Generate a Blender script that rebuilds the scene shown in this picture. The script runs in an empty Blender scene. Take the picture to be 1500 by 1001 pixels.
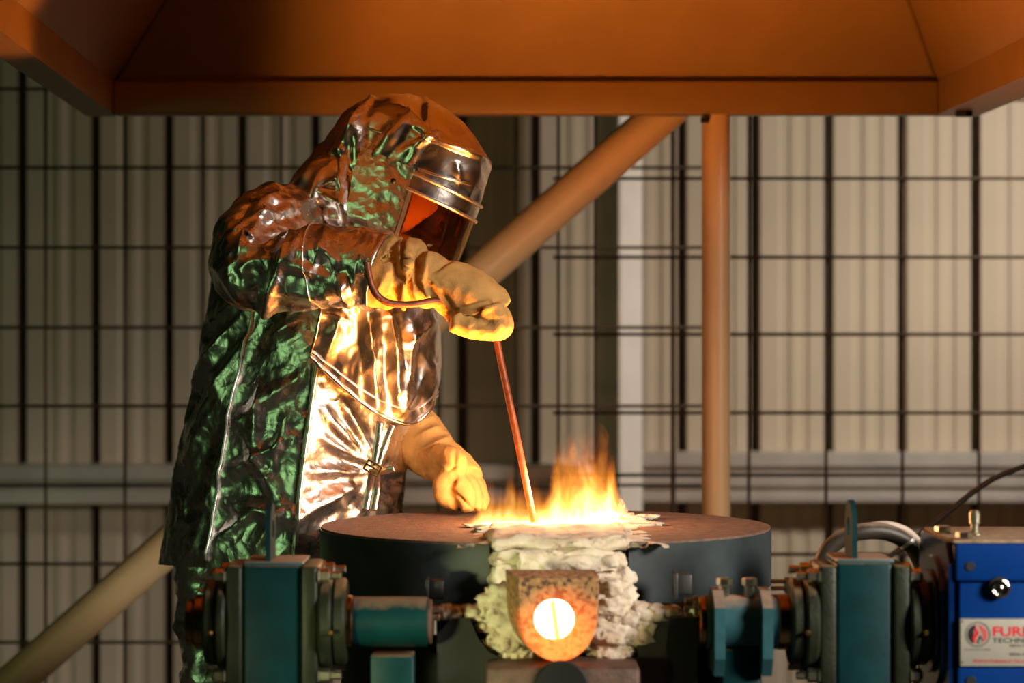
import bpy, bmesh, math, random
import numpy as np
from mathutils import Vector, Matrix, noise

random.seed(7)
rng = np.random.default_rng(7)
C = bpy.context.scene.collection
SC = bpy.context.scene
R = math.radians
F = 3540.0            # focal length in pixels of the 1500 px wide frame
HC = 1.65             # camera height


def P(px, py, Y):
    """world point at depth Y seen at pixel (px, py)"""
    return np.array([(px - 750.0) / F * Y, Y, HC + (500.5 - py) / F * Y])


# ------------------------------------------------------------------ camera, light, exposure
cam_d = bpy.data.cameras.new('camera')
cam = bpy.data.objects.new('camera', cam_d)
C.objects.link(cam)
cam.location = (0, 0, HC)
cam.rotation_euler = (R(90), 0, 0)
cam_d.sensor_width = 36.0
cam_d.lens = F / 1500.0 * 36.0
cam_d.clip_end = 100
cam_d.dof.use_dof = True
cam_d.dof.focus_distance = 6.40
cam_d.dof.aperture_fstop = 1.9
SC.camera = cam

world = bpy.data.worlds.new('workshop_air')
SC.world = world
world.use_nodes = True
world.node_tree.nodes['Background'].inputs[0].default_value = (0.05, 0.045, 0.035, 1)
world.node_tree.nodes['Background'].inputs[1].default_value = 0.3


def area(name, loc, aim, sx, sy, watts, col, spread=180):
    l = bpy.data.lights.new(name, 'AREA')
    l.shape = 'RECTANGLE'
    l.size, l.size_y = sx, sy
    l.energy = watts
    l.color = col
    l.spread = R(spread)
    o = bpy.data.objects.new(name, l)
    C.objects.link(o)
    o.location = loc
    o.rotation_euler = (Vector(aim) - Vector(loc)).to_track_quat('-Z', 'Y').to_euler()
    return o


area('high_bay_lamp', (4.4, 8.0, 3.6), (1.5, 11, 1.6), 0.5, 0.5, 34, (1.0, 0.88, 0.74), 70)
area('green_work_lamp', (-5.4, 1.6, 2.4), (-0.4, 6.8, 1.5), 2.3, 2.6, 23, (0.50, 1.0, 0.37))
area('front_right_light', (4.2, 2.6, 2.7), (0.7, 5.5, 1.1), 1.3, 1.0, 33, (1.0, 0.9, 0.78), 50)  # light from the front right onto the machinery; no door stands there

area('fibre_fill_light', (-1.9, 3.0, 0.90), (-0.05, 5.6, 0.94), 0.3, 0.3, 0.7, (0.96, 0.98, 0.46), 14)  # added fill light that brightens the fibre left of the spout

fire_l = bpy.data.lights.new('fire_glow', 'POINT')
fire_l.energy = 27
fire_l.color = (1.0, 0.46, 0.20)
fire_l.shadow_soft_size = 0.08
fire_o = bpy.data.objects.new('fire_glow', fire_l)
C.objects.link(fire_o)
fire_o.location = (0.09, 6.30, 1.27)

SC.view_settings.view_transform = 'Standard'
SC.view_settings.look = 'None'
SC.view_settings.gamma = 1
SC.view_settings.use_curve_mapping = False
SC.view_settings.exposure = 0.0
SC.cycles.use_denoising = True
SC.cycles.max_bounces = 8
SC.cycles.sample_clamp_indirect = 4.0


# ------------------------------------------------------------------ materials
def newmat(name):
    m = bpy.data.materials.new(name)
    m.use_nodes = True
    nt = m.node_tree
    b = nt.nodes['Principled BSDF']
    return m, nt, b


def N(nt, t, **kw):
    n = nt.nodes.new(t)
    for k, v in kw.items():
        if k.startswith('i_'):
            key = k[2:].replace('_', ' ')
            n.inputs[key].default_value = v
        else:
            setattr(n, k, v)
    return n


def ramp(nt, fac, stops):
    r = nt.nodes.new('ShaderNodeValToRGB')
    e = r.color_ramp.elements
    while len(e) < len(stops):
        e.new(0.5)
    for q, (p, c) in zip(e, stops):
        q.position = p
        q.color = (*c, 1) if len(c) == 3 else c
    nt.links.new(fac, r.inputs[0])
    return r


def paint(name, col, rough=0.45, metal=0.0, var=0.25, scale=9.0, bump=0.08, bscale=120.0, dust=None, coat=0.0, dust_amt=1.0, spec=0.5):
    """painted or bare surface with mottling, fine relief and optional settled dust on upward faces"""
    m, nt, b = newmat(name)
    tc = N(nt, 'ShaderNodeTexCoord')
    n1 = N(nt, 'ShaderNodeTexNoise', i_Scale=scale, i_Detail=6.0, i_Roughness=0.6)
    nt.links.new(tc.outputs['Object'], n1.inputs['Vector'])
    c = np.array(col)
    rp = ramp(nt, n1.outputs['Fac'], [(0.3, tuple(c * (1 - var))), (0.7, tuple(np.minimum(c * (1 + var), 1)))])
    out = rp.outputs['Color']
    rough_sock = None
    if dust is not None:
        g = N(nt, 'ShaderNodeNewGeometry')
        sx = N(nt, 'ShaderNodeSeparateXYZ')
        nt.links.new(g.outputs['Normal'], sx.inputs[0])
        n2 = N(nt, 'ShaderNodeTexNoise', i_Scale=40.0, i_Detail=5.0)
        nt.links.new(tc.outputs['Object'], n2.inputs['Vector'])
        ad = N(nt, 'ShaderNodeMath', operation='MULTIPLY_ADD')
        nt.links.new(n2.outputs['Fac'], ad.inputs[0])
        ad.inputs[1].default_value = 0.5
        nt.links.new(sx.outputs['Z'], ad.inputs[2])
        mr = N(nt, 'ShaderNodeMapRange')
        nt.links.new(ad.outputs[0], mr.inputs[0])
        mr.inputs[1].default_value = 0.80
        mr.inputs[2].default_value = 1.2
        mr.inputs[4].default_value = dust_amt
        mx = N(nt, 'ShaderNodeMix', data_type='RGBA')
        nt.links.new(mr.outputs[0], mx.inputs['Factor'])
        nt.links.new(out, mx.inputs[6])
        mx.inputs[7].default_value = (*dust, 1)
        out = mx.outputs[2]
        mm = N(nt, 'ShaderNodeMix', data_type='FLOAT')
        nt.links.new(mr.outputs[0], mm.inputs[0])
        mm.inputs[2].default_value = rough
        mm.inputs[3].default_value = 0.9
        rough_sock = mm.outputs[0]
        if metal > 0:
            m2 = N(nt, 'ShaderNodeMath', operation='MULTIPLY_ADD')
            nt.links.new(mr.outputs[0], m2.inputs[0])
            m2.inputs[1].default_value = -metal
            m2.inputs[2].default_value = metal
            nt.links.new(m2.outputs[0], b.inputs['Metallic'])
    nt.links.new(out, b.inputs['Base Color'])
    b.inputs['Roughness'].default_value = rough
    if rough_sock is not None:
        nt.links.new(rough_sock, b.inputs['Roughness'])
    if not (metal > 0 and dust is not None):
        b.inputs['Metallic'].default_value = metal
    b.inputs['Specular IOR Level'].default_value = spec
    if coat:
        b.inputs['Coat Weight'].default_value = coat
        b.inputs['Coat Roughness'].default_value = 0.15
    if bump:
        n3 = N(nt, 'ShaderNodeTexNoise', i_Scale=bscale, i_Detail=4.0)
        nt.links.new(tc.outputs['Object'], n3.inputs['Vector'])
        bp = N(nt, 'ShaderNodeBump', i_Strength=bump, i_Distance=0.004)
        nt.links.new(n3.outputs['Fac'], bp.inputs['Height'])
        nt.links.new(bp.outputs[0], b.inputs['Normal'])
    return m


def foil_mat(name, col, rough, strength=0.55, scale=16.0):
    """aluminised cloth: crinkles from distorted cells and fine creases"""
    m, nt, b = newmat(name)
    tc = N(nt, 'ShaderNodeTexCoord')
    w = N(nt, 'ShaderNodeTexNoise', i_Scale=7.0, i_Detail=3.0)
    nt.links.new(tc.outputs['Object'], w.inputs['Vector'])
    mxv = N(nt, 'ShaderNodeVectorMath', operation='MULTIPLY_ADD')
    nt.links.new(w.outputs['Color'], mxv.inputs[0])
    mxv.inputs[1].default_value = (0.16, 0.16, 0.16)
    nt.links.new(tc.outputs['Object'], mxv.inputs[2])
    v = N(nt, 'ShaderNodeTexVoronoi', feature='F1', i_Scale=scale)
    nt.links.new(mxv.outputs[0], v.inputs['Vector'])
    v2 = N(nt, 'ShaderNodeTexVoronoi', feature='F1', i_Scale=scale * 3.1)
    nt.links.new(mxv.outputs[0], v2.inputs['Vector'])
    n3 = N(nt, 'ShaderNodeTexNoise', i_Scale=85.0, i_Detail=5.0, i_Roughness=0.6)
    nt.links.new(mxv.outputs[0], n3.inputs['Vector'])
    a1 = N(nt, 'ShaderNodeMath', operation='MULTIPLY_ADD')
    nt.links.new(v2.outputs['Distance'], a1.inputs[0])
    a1.inputs[1].default_value = 0.28
    nt.links.new(v.outputs['Distance'], a1.inputs[2])
    a2 = N(nt, 'ShaderNodeMath', operation='MULTIPLY_ADD')
    nt.links.new(n3.outputs['Fac'], a2.inputs[0])
    a2.inputs[1].default_value = 0.14
    nt.links.new(a1.outputs[0], a2.inputs[2])
    bp = N(nt, 'ShaderNodeBump', i_Strength=strength, i_Distance=0.02)
    nt.links.new(a2.outputs[0], bp.inputs['Height'])
    nt.links.new(bp.outputs[0], b.inputs['Normal'])
    b.inputs['Base Color'].default_value = (*col, 1)
    b.inputs['Metallic'].default_value = 1.0
    n4 = N(nt, 'ShaderNodeTexNoise', i_Scale=22.0, i_Detail=4.0)
    nt.links.new(tc.outputs['Object'], n4.inputs['Vector'])
    rr = N(nt, 'ShaderNodeMapRange')
    nt.links.new(n4.outputs['Fac'], rr.inputs[0])
    rr.inputs[3].default_value = rough * 0.7
    rr.inputs[4].default_value = rough * 1.4
    nt.links.new(rr.outputs[0], b.inputs['Roughness'])
    return m


def emit_mat(name, col, s):
    m, nt, b = newmat(name)
    b.inputs['Base Color'].default_value = (*col, 1)
    b.inputs['Emission Color'].default_value = (*col, 1)
    b.inputs['Emission Strength'].default_value = s
    return m


M = {}
M['foil'] = foil_mat('aluminised_cloth', (0.84, 0.81, 0.77), 0.27, 0.30, 11.0)
M['foil_hood'] = foil_mat('aluminised_hood_cloth', (0.85, 0.81, 0.76), 0.24, 0.12, 8.0)
M['piping'] = paint('seam_piping', (0.85, 0.83, 0.8), 0.32, 1.0, 0.1, 30, 0.3, 200)
M['leather'] = paint('welding_leather', (0.58, 0.33, 0.10), 0.85, 0, 0.22, 14, 0.35, 260)
M['canopy'] = paint('beige_canopy_paint', (0.275, 0.155, 0.038), 0.45, 0, 0.1, 4, 0.05)
M['tube'] = paint('cream_tube_paint', (0.66, 0.46, 0.24), 0.40, 0, 0.06, 4, 0.03)
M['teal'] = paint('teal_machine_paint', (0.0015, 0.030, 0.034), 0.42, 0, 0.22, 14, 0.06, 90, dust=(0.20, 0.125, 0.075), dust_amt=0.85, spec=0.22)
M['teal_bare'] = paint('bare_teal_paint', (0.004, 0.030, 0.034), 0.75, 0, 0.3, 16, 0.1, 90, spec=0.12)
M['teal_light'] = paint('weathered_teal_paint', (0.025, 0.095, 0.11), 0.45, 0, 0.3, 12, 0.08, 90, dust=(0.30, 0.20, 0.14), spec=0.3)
M['casting'] = paint('olive_cast_iron', (0.016, 0.022, 0.010), 0.45, 0.2, 0.35, 14, 0.25, 160, dust=(0.22, 0.14, 0.07), dust_amt=0.8)
M['shaft'] = paint('oiled_turned_steel', (0.30, 0.21, 0.09), 0.24, 1.0, 0.3, 16, 0.04, 200)
M['zinc'] = paint('zinc_plated_steel', (0.62, 0.58, 0.46), 0.30, 1.0, 0.15, 30, 0.1, 200)
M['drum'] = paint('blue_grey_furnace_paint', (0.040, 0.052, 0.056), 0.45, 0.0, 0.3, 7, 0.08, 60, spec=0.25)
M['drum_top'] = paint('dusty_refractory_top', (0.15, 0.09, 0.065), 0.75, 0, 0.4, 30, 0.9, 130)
M['black'] = paint('sooty_black_steel', (0.008, 0.008, 0.007), 0.55, 0.2, 0.4, 10, 0.1)
M['plate'] = paint('grey_steel_plate', (0.045, 0.045, 0.045), 0.45, 0.3, 0.4, 8, 0.1)
M['tray'] = paint('brown_scaled_steel', (0.10, 0.055, 0.038), 0.6, 0.2, 0.45, 22, 0.4)
M['rod'] = paint('rusty_rod_steel', (0.20, 0.07, 0.035), 0.5, 0.6, 0.4, 40, 0.3)
M['rubber'] = paint('dusty_black_rubber', (0.035, 0.026, 0.018), 0.5, 0, 0.3, 20, 0.15, dust=(0.30, 0.22, 0.15), dust_amt=0.8)
M['white_cable'] = paint('pale_cable_sheath', (0.6, 0.5, 0.42), 0.5)
M['blue'] = paint('blue_gearbox_paint', (0.001, 0.035, 0.20), 0.40, 0, 0.15, 10, 0.08, 70, spec=0.2)
M['blue_dark'] = paint('glossy_navy_paint', (0.002, 0.016, 0.085), 0.18, 0, 0.3, 8, 0.1, 40, coat=0.6)
M['blue_top'] = paint('dusty_gearbox_top', (0.34, 0.24, 0.15), 0.85, 0, 0.35, 45, 0.5)
M['galv'] = paint('galvanised_steel', (0.52, 0.48, 0.44), 0.42, 0.35, 0.12, 6, 0.05)
M['cladding'] = paint('pale_cladding', (0.50, 0.42, 0.32), 0.45, 0.0, 0.05, 2, 0.02, 40)
M['cladding_back'] = paint('rib_shade_backing', (0.10, 0.085, 0.05), 0.7, 0, 0.1, 2, 0)  # shade of the rib slots put into a backing darker than the sheets
M['wire'] = paint('rusty_mesh_wire', (0.10, 0.062, 0.035), 0.65, 0.3, 0.3, 12, 0.1)
M['column'] = paint('bright_column_zinc', (0.74, 0.68, 0.62), 0.5, 0, 0.06, 6, 0.05)
M['dark_col'] = paint('dark_column_paint', (0.05, 0.035, 0.022), 0.6, 0, 0.2, 6, 0.05)
M['concrete'] = paint('concrete_floor', (0.10, 0.085, 0.07), 0.8, 0, 0.3, 3, 0.2, 40)
M['shed'] = paint('shed_lining', (0.05, 0.045, 0.03), 0.7, 0, 0.2, 2, 0)
M['skin'] = paint('skin', (0.55, 0.33, 0.24), 0.5, 0, 0.06, 20, 0.05)
M['cloth'] = paint('dark_work_cloth', (0.03, 0.035, 0.05), 0.9, 0, 0.2, 20, 0.2)
M['boot'] = paint('black_boot_leather', (0.02, 0.017, 0.014), 0.5, 0, 0.3, 20, 0.1)
M['brass'] = paint('brass_buckle', (0.75, 0.50, 0.16), 0.25, 1.0, 0.1, 20, 0.05)
M['chrome'] = paint('worn_chrome', (0.75, 0.72, 0.62), 0.14, 1.0, 0.1, 30, 0.25, 140)
M['alu'] = paint('satin_aluminium_plate', (0.48, 0.46, 0.39), 0.5, 0.25, 0.04, 30, 0.03, 300)
M['red'] = paint('red_print', (0.62, 0.010, 0.022), 0.5, 0, 0.05, 20, 0)
M['black_print'] = paint('black_print', (0.01, 0.01, 0.01), 0.5, 0, 0.05, 20, 0)
M['hot'] = emit_mat('white_hot_metal', (1.0, 0.86, 0.62), 9.0)
M['hot_bar'] = emit_mat('yellow_hot_bar', (1.0, 0.62, 0.10), 1.1)
M['melt'] = emit_mat('molten_metal', (1.0, 0.30, 0.030), 410.0)

# fibre and spout
def fibre_mat(name, a, bcol, sp):
    m, nt, b = newmat(name)
    tc = N(nt, 'ShaderNodeTexCoord')
    n1 = N(nt, 'ShaderNodeTexNoise', i_Scale=24.0, i_Detail=8.0, i_Roughness=0.7)
    nt.links.new(tc.outputs['Object'], n1.inputs['Vector'])
    rp = ramp(nt, n1.outputs['Fac'], [(0.30, sp), (0.43, bcol), (0.62, a)])
    nt.links.new(rp.outputs[0], b.inputs['Base Color'])
    b.inputs['Roughness'].default_value = 0.95
    n2 = N(nt, 'ShaderNodeTexNoise', i_Scale=70.0, i_Detail=8.0, i_Roughness=0.7)
    nt.links.new(tc.outputs['Object'], n2.inputs['Vector'])
    bp = N(nt, 'ShaderNodeBump', i_Strength=0.6, i_Distance=0.012)
    nt.links.new(n2.outputs['Fac'], bp.inputs['Height'])
    nt.links.new(bp.outputs[0], b.inputs['Normal'])
    return m


M['fibre'] = fibre_mat('ceramic_fibre', (0.82, 0.74, 0.60), (0.72, 0.61, 0.45), (0.14, 0.08, 0.05))

m, nt, b = newmat('speckled_refractory')
tc = N(nt, 'ShaderNodeTexCoord')
n1 = N(nt, 'ShaderNodeTexNoise', i_Scale=95.0, i_Detail=3.0)
nt.links.new(tc.outputs['Object'], n1.inputs['Vector'])
rp = ramp(nt, n1.outputs['Fac'], [(0.40, (0.08, 0.04, 0.025)), (0.47, (0.34, 0.17, 0.07)), (0.7, (0.50, 0.29, 0.12))])
nt.links.new(rp.outputs[0], b.inputs['Base Color'])
b.inputs['Roughness'].default_value = 0.85
bp = N(nt, 'ShaderNodeBump', i_Strength=0.5, i_Distance=0.006)
nt.links.new(n1.outputs['Fac'], bp.inputs['Height'])
nt.links.new(bp.outputs[0], b.inputs['Normal'])
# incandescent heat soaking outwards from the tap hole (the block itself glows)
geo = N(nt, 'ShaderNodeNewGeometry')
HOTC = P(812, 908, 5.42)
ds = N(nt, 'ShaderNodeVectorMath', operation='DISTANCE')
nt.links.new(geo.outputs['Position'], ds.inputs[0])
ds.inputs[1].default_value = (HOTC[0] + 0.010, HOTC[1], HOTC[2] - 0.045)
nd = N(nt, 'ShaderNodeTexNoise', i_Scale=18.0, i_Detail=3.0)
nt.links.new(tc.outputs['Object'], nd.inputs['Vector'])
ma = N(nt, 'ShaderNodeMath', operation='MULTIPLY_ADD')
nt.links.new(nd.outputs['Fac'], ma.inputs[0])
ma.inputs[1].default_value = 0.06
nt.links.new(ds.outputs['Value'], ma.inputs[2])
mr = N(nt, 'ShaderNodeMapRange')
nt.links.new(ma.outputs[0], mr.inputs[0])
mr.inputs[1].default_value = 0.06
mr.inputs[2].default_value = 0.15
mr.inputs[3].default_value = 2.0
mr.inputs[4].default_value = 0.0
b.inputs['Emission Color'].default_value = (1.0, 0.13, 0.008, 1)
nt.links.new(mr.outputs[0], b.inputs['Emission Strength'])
M['spout'] = m

# gold coated visor glass
m, nt, b = newmat('gold_visor_glass')
nt.nodes.remove(b)
gl = N(nt, 'ShaderNodeBsdfGlossy', i_Roughness=0.07)
gl.inputs['Color'].default_value = (1.0, 0.62, 0.30, 1)
tr = N(nt, 'ShaderNodeBsdfTransparent')
tr.inputs['Color'].default_value = (0.85, 0.5, 0.22, 1)
mx = N(nt, 'ShaderNodeMixShader')
mx.inputs[0].default_value = 0.55
nt.links.new(tr.outputs[0], mx.inputs[1])
nt.links.new(gl.outputs[0], mx.inputs[2])
nt.links.new(mx.outputs[0], nt.nodes['Material Output'].inputs['Surface'])
M['visor'] = m

# ------------------------------------------------------------------ geometry helpers
ORIGIN = {}


def tag(o, label=None, cat=None, group=None, kind=None):
    if label: o['label'] = label
    if cat: o['category'] = cat
    if group: o['group'] = group
    if kind: o['kind'] = kind
    return o


def thing(name, label, cat, loc, group=None):
    o = bpy.data.objects.new(name, None)
    C.objects.link(o)
    o.location = loc
    ORIGIN[o.name] = np.array(loc, float)
    return tag(o, label, cat, group)


def obj(name, geo, mat, parent=None, smooth=True, label=None, auto=None):
    """geo = (verts in world coordinates, faces)"""
    v, f = geo
    v = np.asarray(v, float)
    org = ORIGIN.get(parent.name, np.zeros(3)) if parent is not None else v.mean(axis=0)
    me = bpy.data.meshes.new(name)
    me.from_pydata((v - org).tolist(), [], [list(map(int, q)) for q in f])
    bm = bmesh.new()
    bm.from_mesh(me)
    bmesh.ops.recalc_face_normals(bm, faces=bm.faces)
    bm.to_mesh(me)
    bm.free()
    me.materials.append(mat)
    if smooth:
        me.polygons.foreach_set('use_smooth', [True] * len(me.polygons))
        if auto is not None:
            me.set_sharp_from_angle(angle=R(auto))
    o = bpy.data.objects.new(name, me)
    C.objects.link(o)
    if parent is not None:
        o.parent = parent
        ORIGIN[o.name] = org
    else:
        o.location = org
        ORIGIN[o.name] = org
    if label: o['label'] = label
    return o


def share(o, loc_delta, parent=None, rot=None):
    c = o.copy()
    C.objects.link(c)
    p = parent or o.parent
    c.parent = p
    base = Vector(ORIGIN[o.parent.name]) + o.location if o.parent else o.location
    porg = Vector(ORIGIN[p.name]) if p else Vector((0, 0, 0))
    c.location = base + Vector(loc_delta) - porg
    if rot: c.rotation_euler = rot
    ORIGIN[c.name] = ORIGIN[p.name] if p else np.array(c.location)
    return c


def join(*gs):
    V, Fc, n = [], [], 0
    for v, f in gs:
        v = np.asarray(v, float)
        V.append(v)
        Fc += [[i + n for i in q] for q in f]
        n += len(v)
    return np.vstack(V), Fc


def box(x0, x1, y0, y1, z0, z1, bev=0.0, seg=2):
    bm = bmesh.new()
    bmesh.ops.create_cube(bm, size=1)
    for v in bm.verts:
        v.co = ((x0 + x1) / 2 + v.co.x * (x1 - x0), (y0 + y1) / 2 + v.co.y * (y1 - y0), (z0 + z1) / 2 + v.co.z * (z1 - z0))
    if bev > 0:
        bmesh.ops.bevel(bm, geom=bm.edges[:], offset=bev, segments=seg, affect='EDGES', profile=0.5)
    return bm_out(bm)


def bm_out(bm):
    bm.verts.index_update()
    v = np.array([q.co[:] for q in bm.verts])
    f = [[q.index for q in p.verts] for p in bm.faces]
    bm.free()
    return v, f


def obox(c, u, v, w, bev=0.0):
    """box around centre c with half axes u, v, w (vectors)"""
    bx = box(-1, 1, -1, 1, -1, 1)
    A = np.array([u, v, w], float)
    g = bx[0] @ A + np.array(c)
    if bev:
        bm = bmesh.new()
        vs = [bm.verts.new(q) for q in g]
        for q in bx[1]:
            bm.faces.new([vs[i] for i in q])
        bmesh.ops.bevel(bm, geom=bm.edges[:], offset=bev, segments=2, affect='EDGES', profile=0.5)
        return bm_out(bm)
    return g, bx[1]


def lathe(prof, axis, org, seg=40, phase=0.0):
    """prof: (t, r) along the axis; closed at the ends"""
    a = np.array(axis, float)
    a /= np.linalg.norm(a)
    h = np.array([0, 0, 1.0]) if abs(a[2]) < 0.9 else np.array([1.0, 0, 0])
    u = np.cross(a, h); u /= np.linalg.norm(u)
    w = np.cross(a, u)
    V, Fc = [], []
    for t, r in prof:
        for k in range(seg):
            th = 2 * math.pi * k / seg + phase
            V.append(np.array(org) + a * t + (u * math.cos(th) + w * math.sin(th)) * r)
    for i in range(len(prof) - 1):
        for k in range(seg):
            k2 = (k + 1) % seg
            Fc.append([i * seg + k, i * seg + k2, (i + 1) * seg + k2, (i + 1) * seg + k])
    Fc.append(list(range(seg))[::-1])
    Fc.append([(len(prof) - 1) * seg + k for k in range(seg)])
    return np.array(V), Fc


def rnd(prof, e=0.003):
    """chamfer the outer corners of a stepped profile [(t0,t1,r), ...]"""
    out = []
    for t0, t1, r in prof:
        out += [(t0, max(r - e, 0.0005)), (t0 + e, r), (t1 - e, r), (t1, max(r - e, 0.0005))]
    return out


def catmull(pts, n):
    pts = np.asarray(pts, float)
    k = len(pts)
    if k < 3:
        s = np.linspace(0, 1, n)[:, None]
        return pts[0] * (1 - s) + pts[-1] * s
    p = np.vstack([2 * pts[0] - pts[1], pts, 2 * pts[-1] - pts[-2]])
    out = []
    for s in np.linspace(0, k - 1 - 1e-9, n):
        i = int(s); t = s - i
        a, b_, c, d = p[i], p[i + 1], p[i + 2], p[i + 3]
        out.append(0.5 * ((2 * b_) + (-a + c) * t + (2 * a - 5 * b_ + 4 * c - d) * t * t + (-a + 3 * b_ - 3 * c + d) * t ** 3))
    return np.array(out)


def sweep(path, radii, seg=16, n=60, caps=True, flat=None, rib=None):
    """tube through path points with interpolated radii; flat=(ax,ay) squashes the section"""
    path = np.asarray(path, float)
    radii = np.asarray(radii if np.ndim(radii) else [radii] * len(path), float)
    c = catmull(path, n)
    rr = catmull(np.stack([radii, radii, radii], 1), n)[:, 0]
    if rib:
        rr = rr * (1 + rib[1] * np.sin(np.arange(n) * rib[0]))
    T = np.gradient(c, axis=0)
    T /= np.linalg.norm(T, axis=1)[:, None] + 1e-12
    h = np.array([0, -1.0, 0])
    V, Fc = [], []
    u = np.cross(T[0], h)
    if np.linalg.norm(u) < 0.1: u = np.cross(T[0], np.array([1.0, 0, 0]))
    u /= np.linalg.norm(u)
    for i in range(n):
        u = u - T[i] * np.dot(u, T[i]); u /= np.linalg.norm(u)
        w = np.cross(T[i], u)
        for k in range(seg):
            th = 2 * math.pi * k / seg
            fx, fy = flat if flat else (1, 1)
            V.append(c[i] + (u * math.cos(th) * fx + w * math.sin(th) * fy) * rr[i])
    for i in range(n - 1):
        for k in range(seg):
            k2 = (k + 1) % seg
            Fc.append([i * seg + k, i * seg + k2, (i + 1) * seg + k2, (i + 1) * seg + k])
    if caps:
        Fc.append(list(range(seg))[::-1])
        Fc.append([(n - 1) * seg + k for k in range(seg)])
    return np.array(V), Fc


def loft(rings, cap0=False, cap1=False):
    rings = np.asarray(rings)
    n, s = rings.shape[:2]
    Fc = []
    for i in range(n - 1):
        for k in range(s):
            k2 = (k + 1) % s
            Fc.append([i * s + k, i * s + k2, (i + 1) * s + k2, (i + 1) * s + k])
    if cap0: Fc.append(list(range(s))[::-1])
    if cap1: Fc.append([(n - 1) * s + k for k in range(s)])
    return rings.reshape(-1, 3), Fc


def grid(pts):
    pts = np.asarray(pts)
    n, s = pts.shape[:2]
    Fc = [[i * s + k, i * s + k + 1, (i + 1) * s + k + 1, (i + 1) * s + k] for i in range(n - 1) for k in range(s - 1)]
    return pts.reshape(-1, 3), Fc


def prism(outline, d):
    """closed polygon (3-D points) pushed along vector d"""
    o = np.asarray(outline, float)
    n = len(o)
    V = np.vstack([o, o + np.array(d)])
    Fc = [[i, (i + 1) % n, (i + 1) % n + n, i + n] for i in range(n)]
    bm = bmesh.new()
    vs = [bm.verts.new(q) for q in V]
    for q in Fc: bm.faces.new([vs[i] for i in q])
    for q in (list(range(n))[::-1], list(range(n, 2 * n))):
        f = bm.faces.new([vs[i] for i in q])
    bmesh.ops.triangulate(bm, faces=[f for f in bm.faces if len(f.verts) > 4])
    return bm_out(bm)


def vnormals(v, f):
    nrm = np.zeros_like(v)
    tri = np.array([[q[0], q[1], q[2]] for q in f])
    fn = np.cross(v[tri[:, 1]] - v[tri[:, 0]], v[tri[:, 2]] - v[tri[:, 0]])
    for q, a in zip(f, fn):
        for i in q: nrm[i] += a
    return nrm / (np.linalg.norm(nrm, axis=1)[:, None] + 1e-12)


def crumple(geo, layers, seed=0.0, ridges=(), weight=None):
    """push vertices along normals: layers of (scale, amplitude, ridged, stretch xyz), then named folds
    ridges: ((px0,py0),(px1,py1),amp,width_m) drawn on the side that faces -Y"""
    v, f = geo
    v = np.asarray(v, float).copy()
    nr = vnormals(v, f)
    c0 = v.mean(axis=0)
    # make normals point outwards
    if np.mean(np.sum(nr * (v - c0), axis=1)) < 0: nr = -nr
    h = np.zeros(len(v))
    for sc, amp, rid, st in layers:
        for i, p in enumerate(v):
            q = Vector((p[0] * sc * st[0] + seed, p[1] * sc * st[1] - seed, p[2] * sc * st[2] + 2 * seed))
            wv = noise.noise_vector(q * 0.6)
            x = noise.noise(q + wv * 0.55)
            h[i] += amp * ((0.35 - abs(x)) * 2.0 if rid else x)
    if weight is not None: h *= weight
    px = 750 + v[:, 0] / v[:, 1] * F
    py = 500.5 - (v[:, 2] - HC) / v[:, 1] * F
    for (a0, b0), (a1, b1), amp, wd in ridges:
        dx, dy = a1 - a0, b1 - b0
        L2 = dx * dx + dy * dy
        t = np.clip(((px - a0) * dx + (py - b0) * dy) / L2, 0, 1)
        d = np.hypot(px - a0 - t * dx, py - b0 - t * dy) / 530.0
        side = np.clip(-nr[:, 1] * 3, 0, 1)
        h += amp * np.maximum(0, 1 - d / wd) ** 1.3 * side * (0.35 + 0.65 * np.sin(math.pi * np.clip(t, 0.04, 0.96)))
    return v + nr * h[:, None], f


def remesh(geo, voxel, smooth_it=4):
    me = bpy.data.meshes.new('tmp')
    v, f = geo
    me.from_pydata(np.asarray(v).tolist(), [], [list(map(int, q)) for q in f])
    o = bpy.data.objects.new('tmp', me)
    C.objects.link(o)
    md = o.modifiers.new('r', 'REMESH')
    md.mode = 'VOXEL'
    md.voxel_size = voxel
    sm = o.modifiers.new('s', 'SMOOTH')
    sm.iterations = smooth_it
    dg = bpy.context.evaluated_depsgraph_get()
    em = o.evaluated_get(dg).to_mesh()
    vv = np.array([q.co[:] for q in em.vertices])
    ff = [list(p.vertices) for p in em.polygons]
    o.evaluated_get(dg).to_mesh_clear()
    bpy.data.objects.remove(o)
    bpy.data.meshes.remove(me)
    return vv, ff


def sphere(c, r, seg=16, sc=(1, 1, 1)):
    bm = bmesh.new()
    bmesh.ops.create_uvsphere(bm, u_segments=seg, v_segments=seg // 2 + 2, radius=1)
    v, f = bm_out(bm)
    return v * np.array(sc) * r + np.array(c), f


def lump(c, sc, seed, amp=0.25, n=4):
    bm = bmesh.new()
    bmesh.ops.create_icosphere(bm, subdivisions=n, radius=1)
    v, f = bm_out(bm)
    out = []
    for p in v:
        q = Vector(p)
        k = 1 + amp * noise.noise(q * 1.3 + Vector((seed, 0, -seed))) + amp * 0.55 * noise.noise(q * 3.1 + Vector((0, seed, seed))) + amp * 0.7 * (.25 - abs(noise.noise(q * 2.3 + Vector((seed, seed, 0))))) + amp * 0.35 * noise.noise(q * 7 + Vector((seed, seed, 0))) + amp * 0.15 * noise.noise(q * 15 + Vector((seed, 0, 0)))
        pp = np.sign(p) * np.abs(p) ** 0.8
        out.append(pp * k * np.array(sc) + np.array(c))
    return np.array(out), f


# ------------------------------------------------------------------ the setting
WY = 11.0
XL, XR, YF, ZT = -6.5, 6.5, -6.0, 6.0


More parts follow.
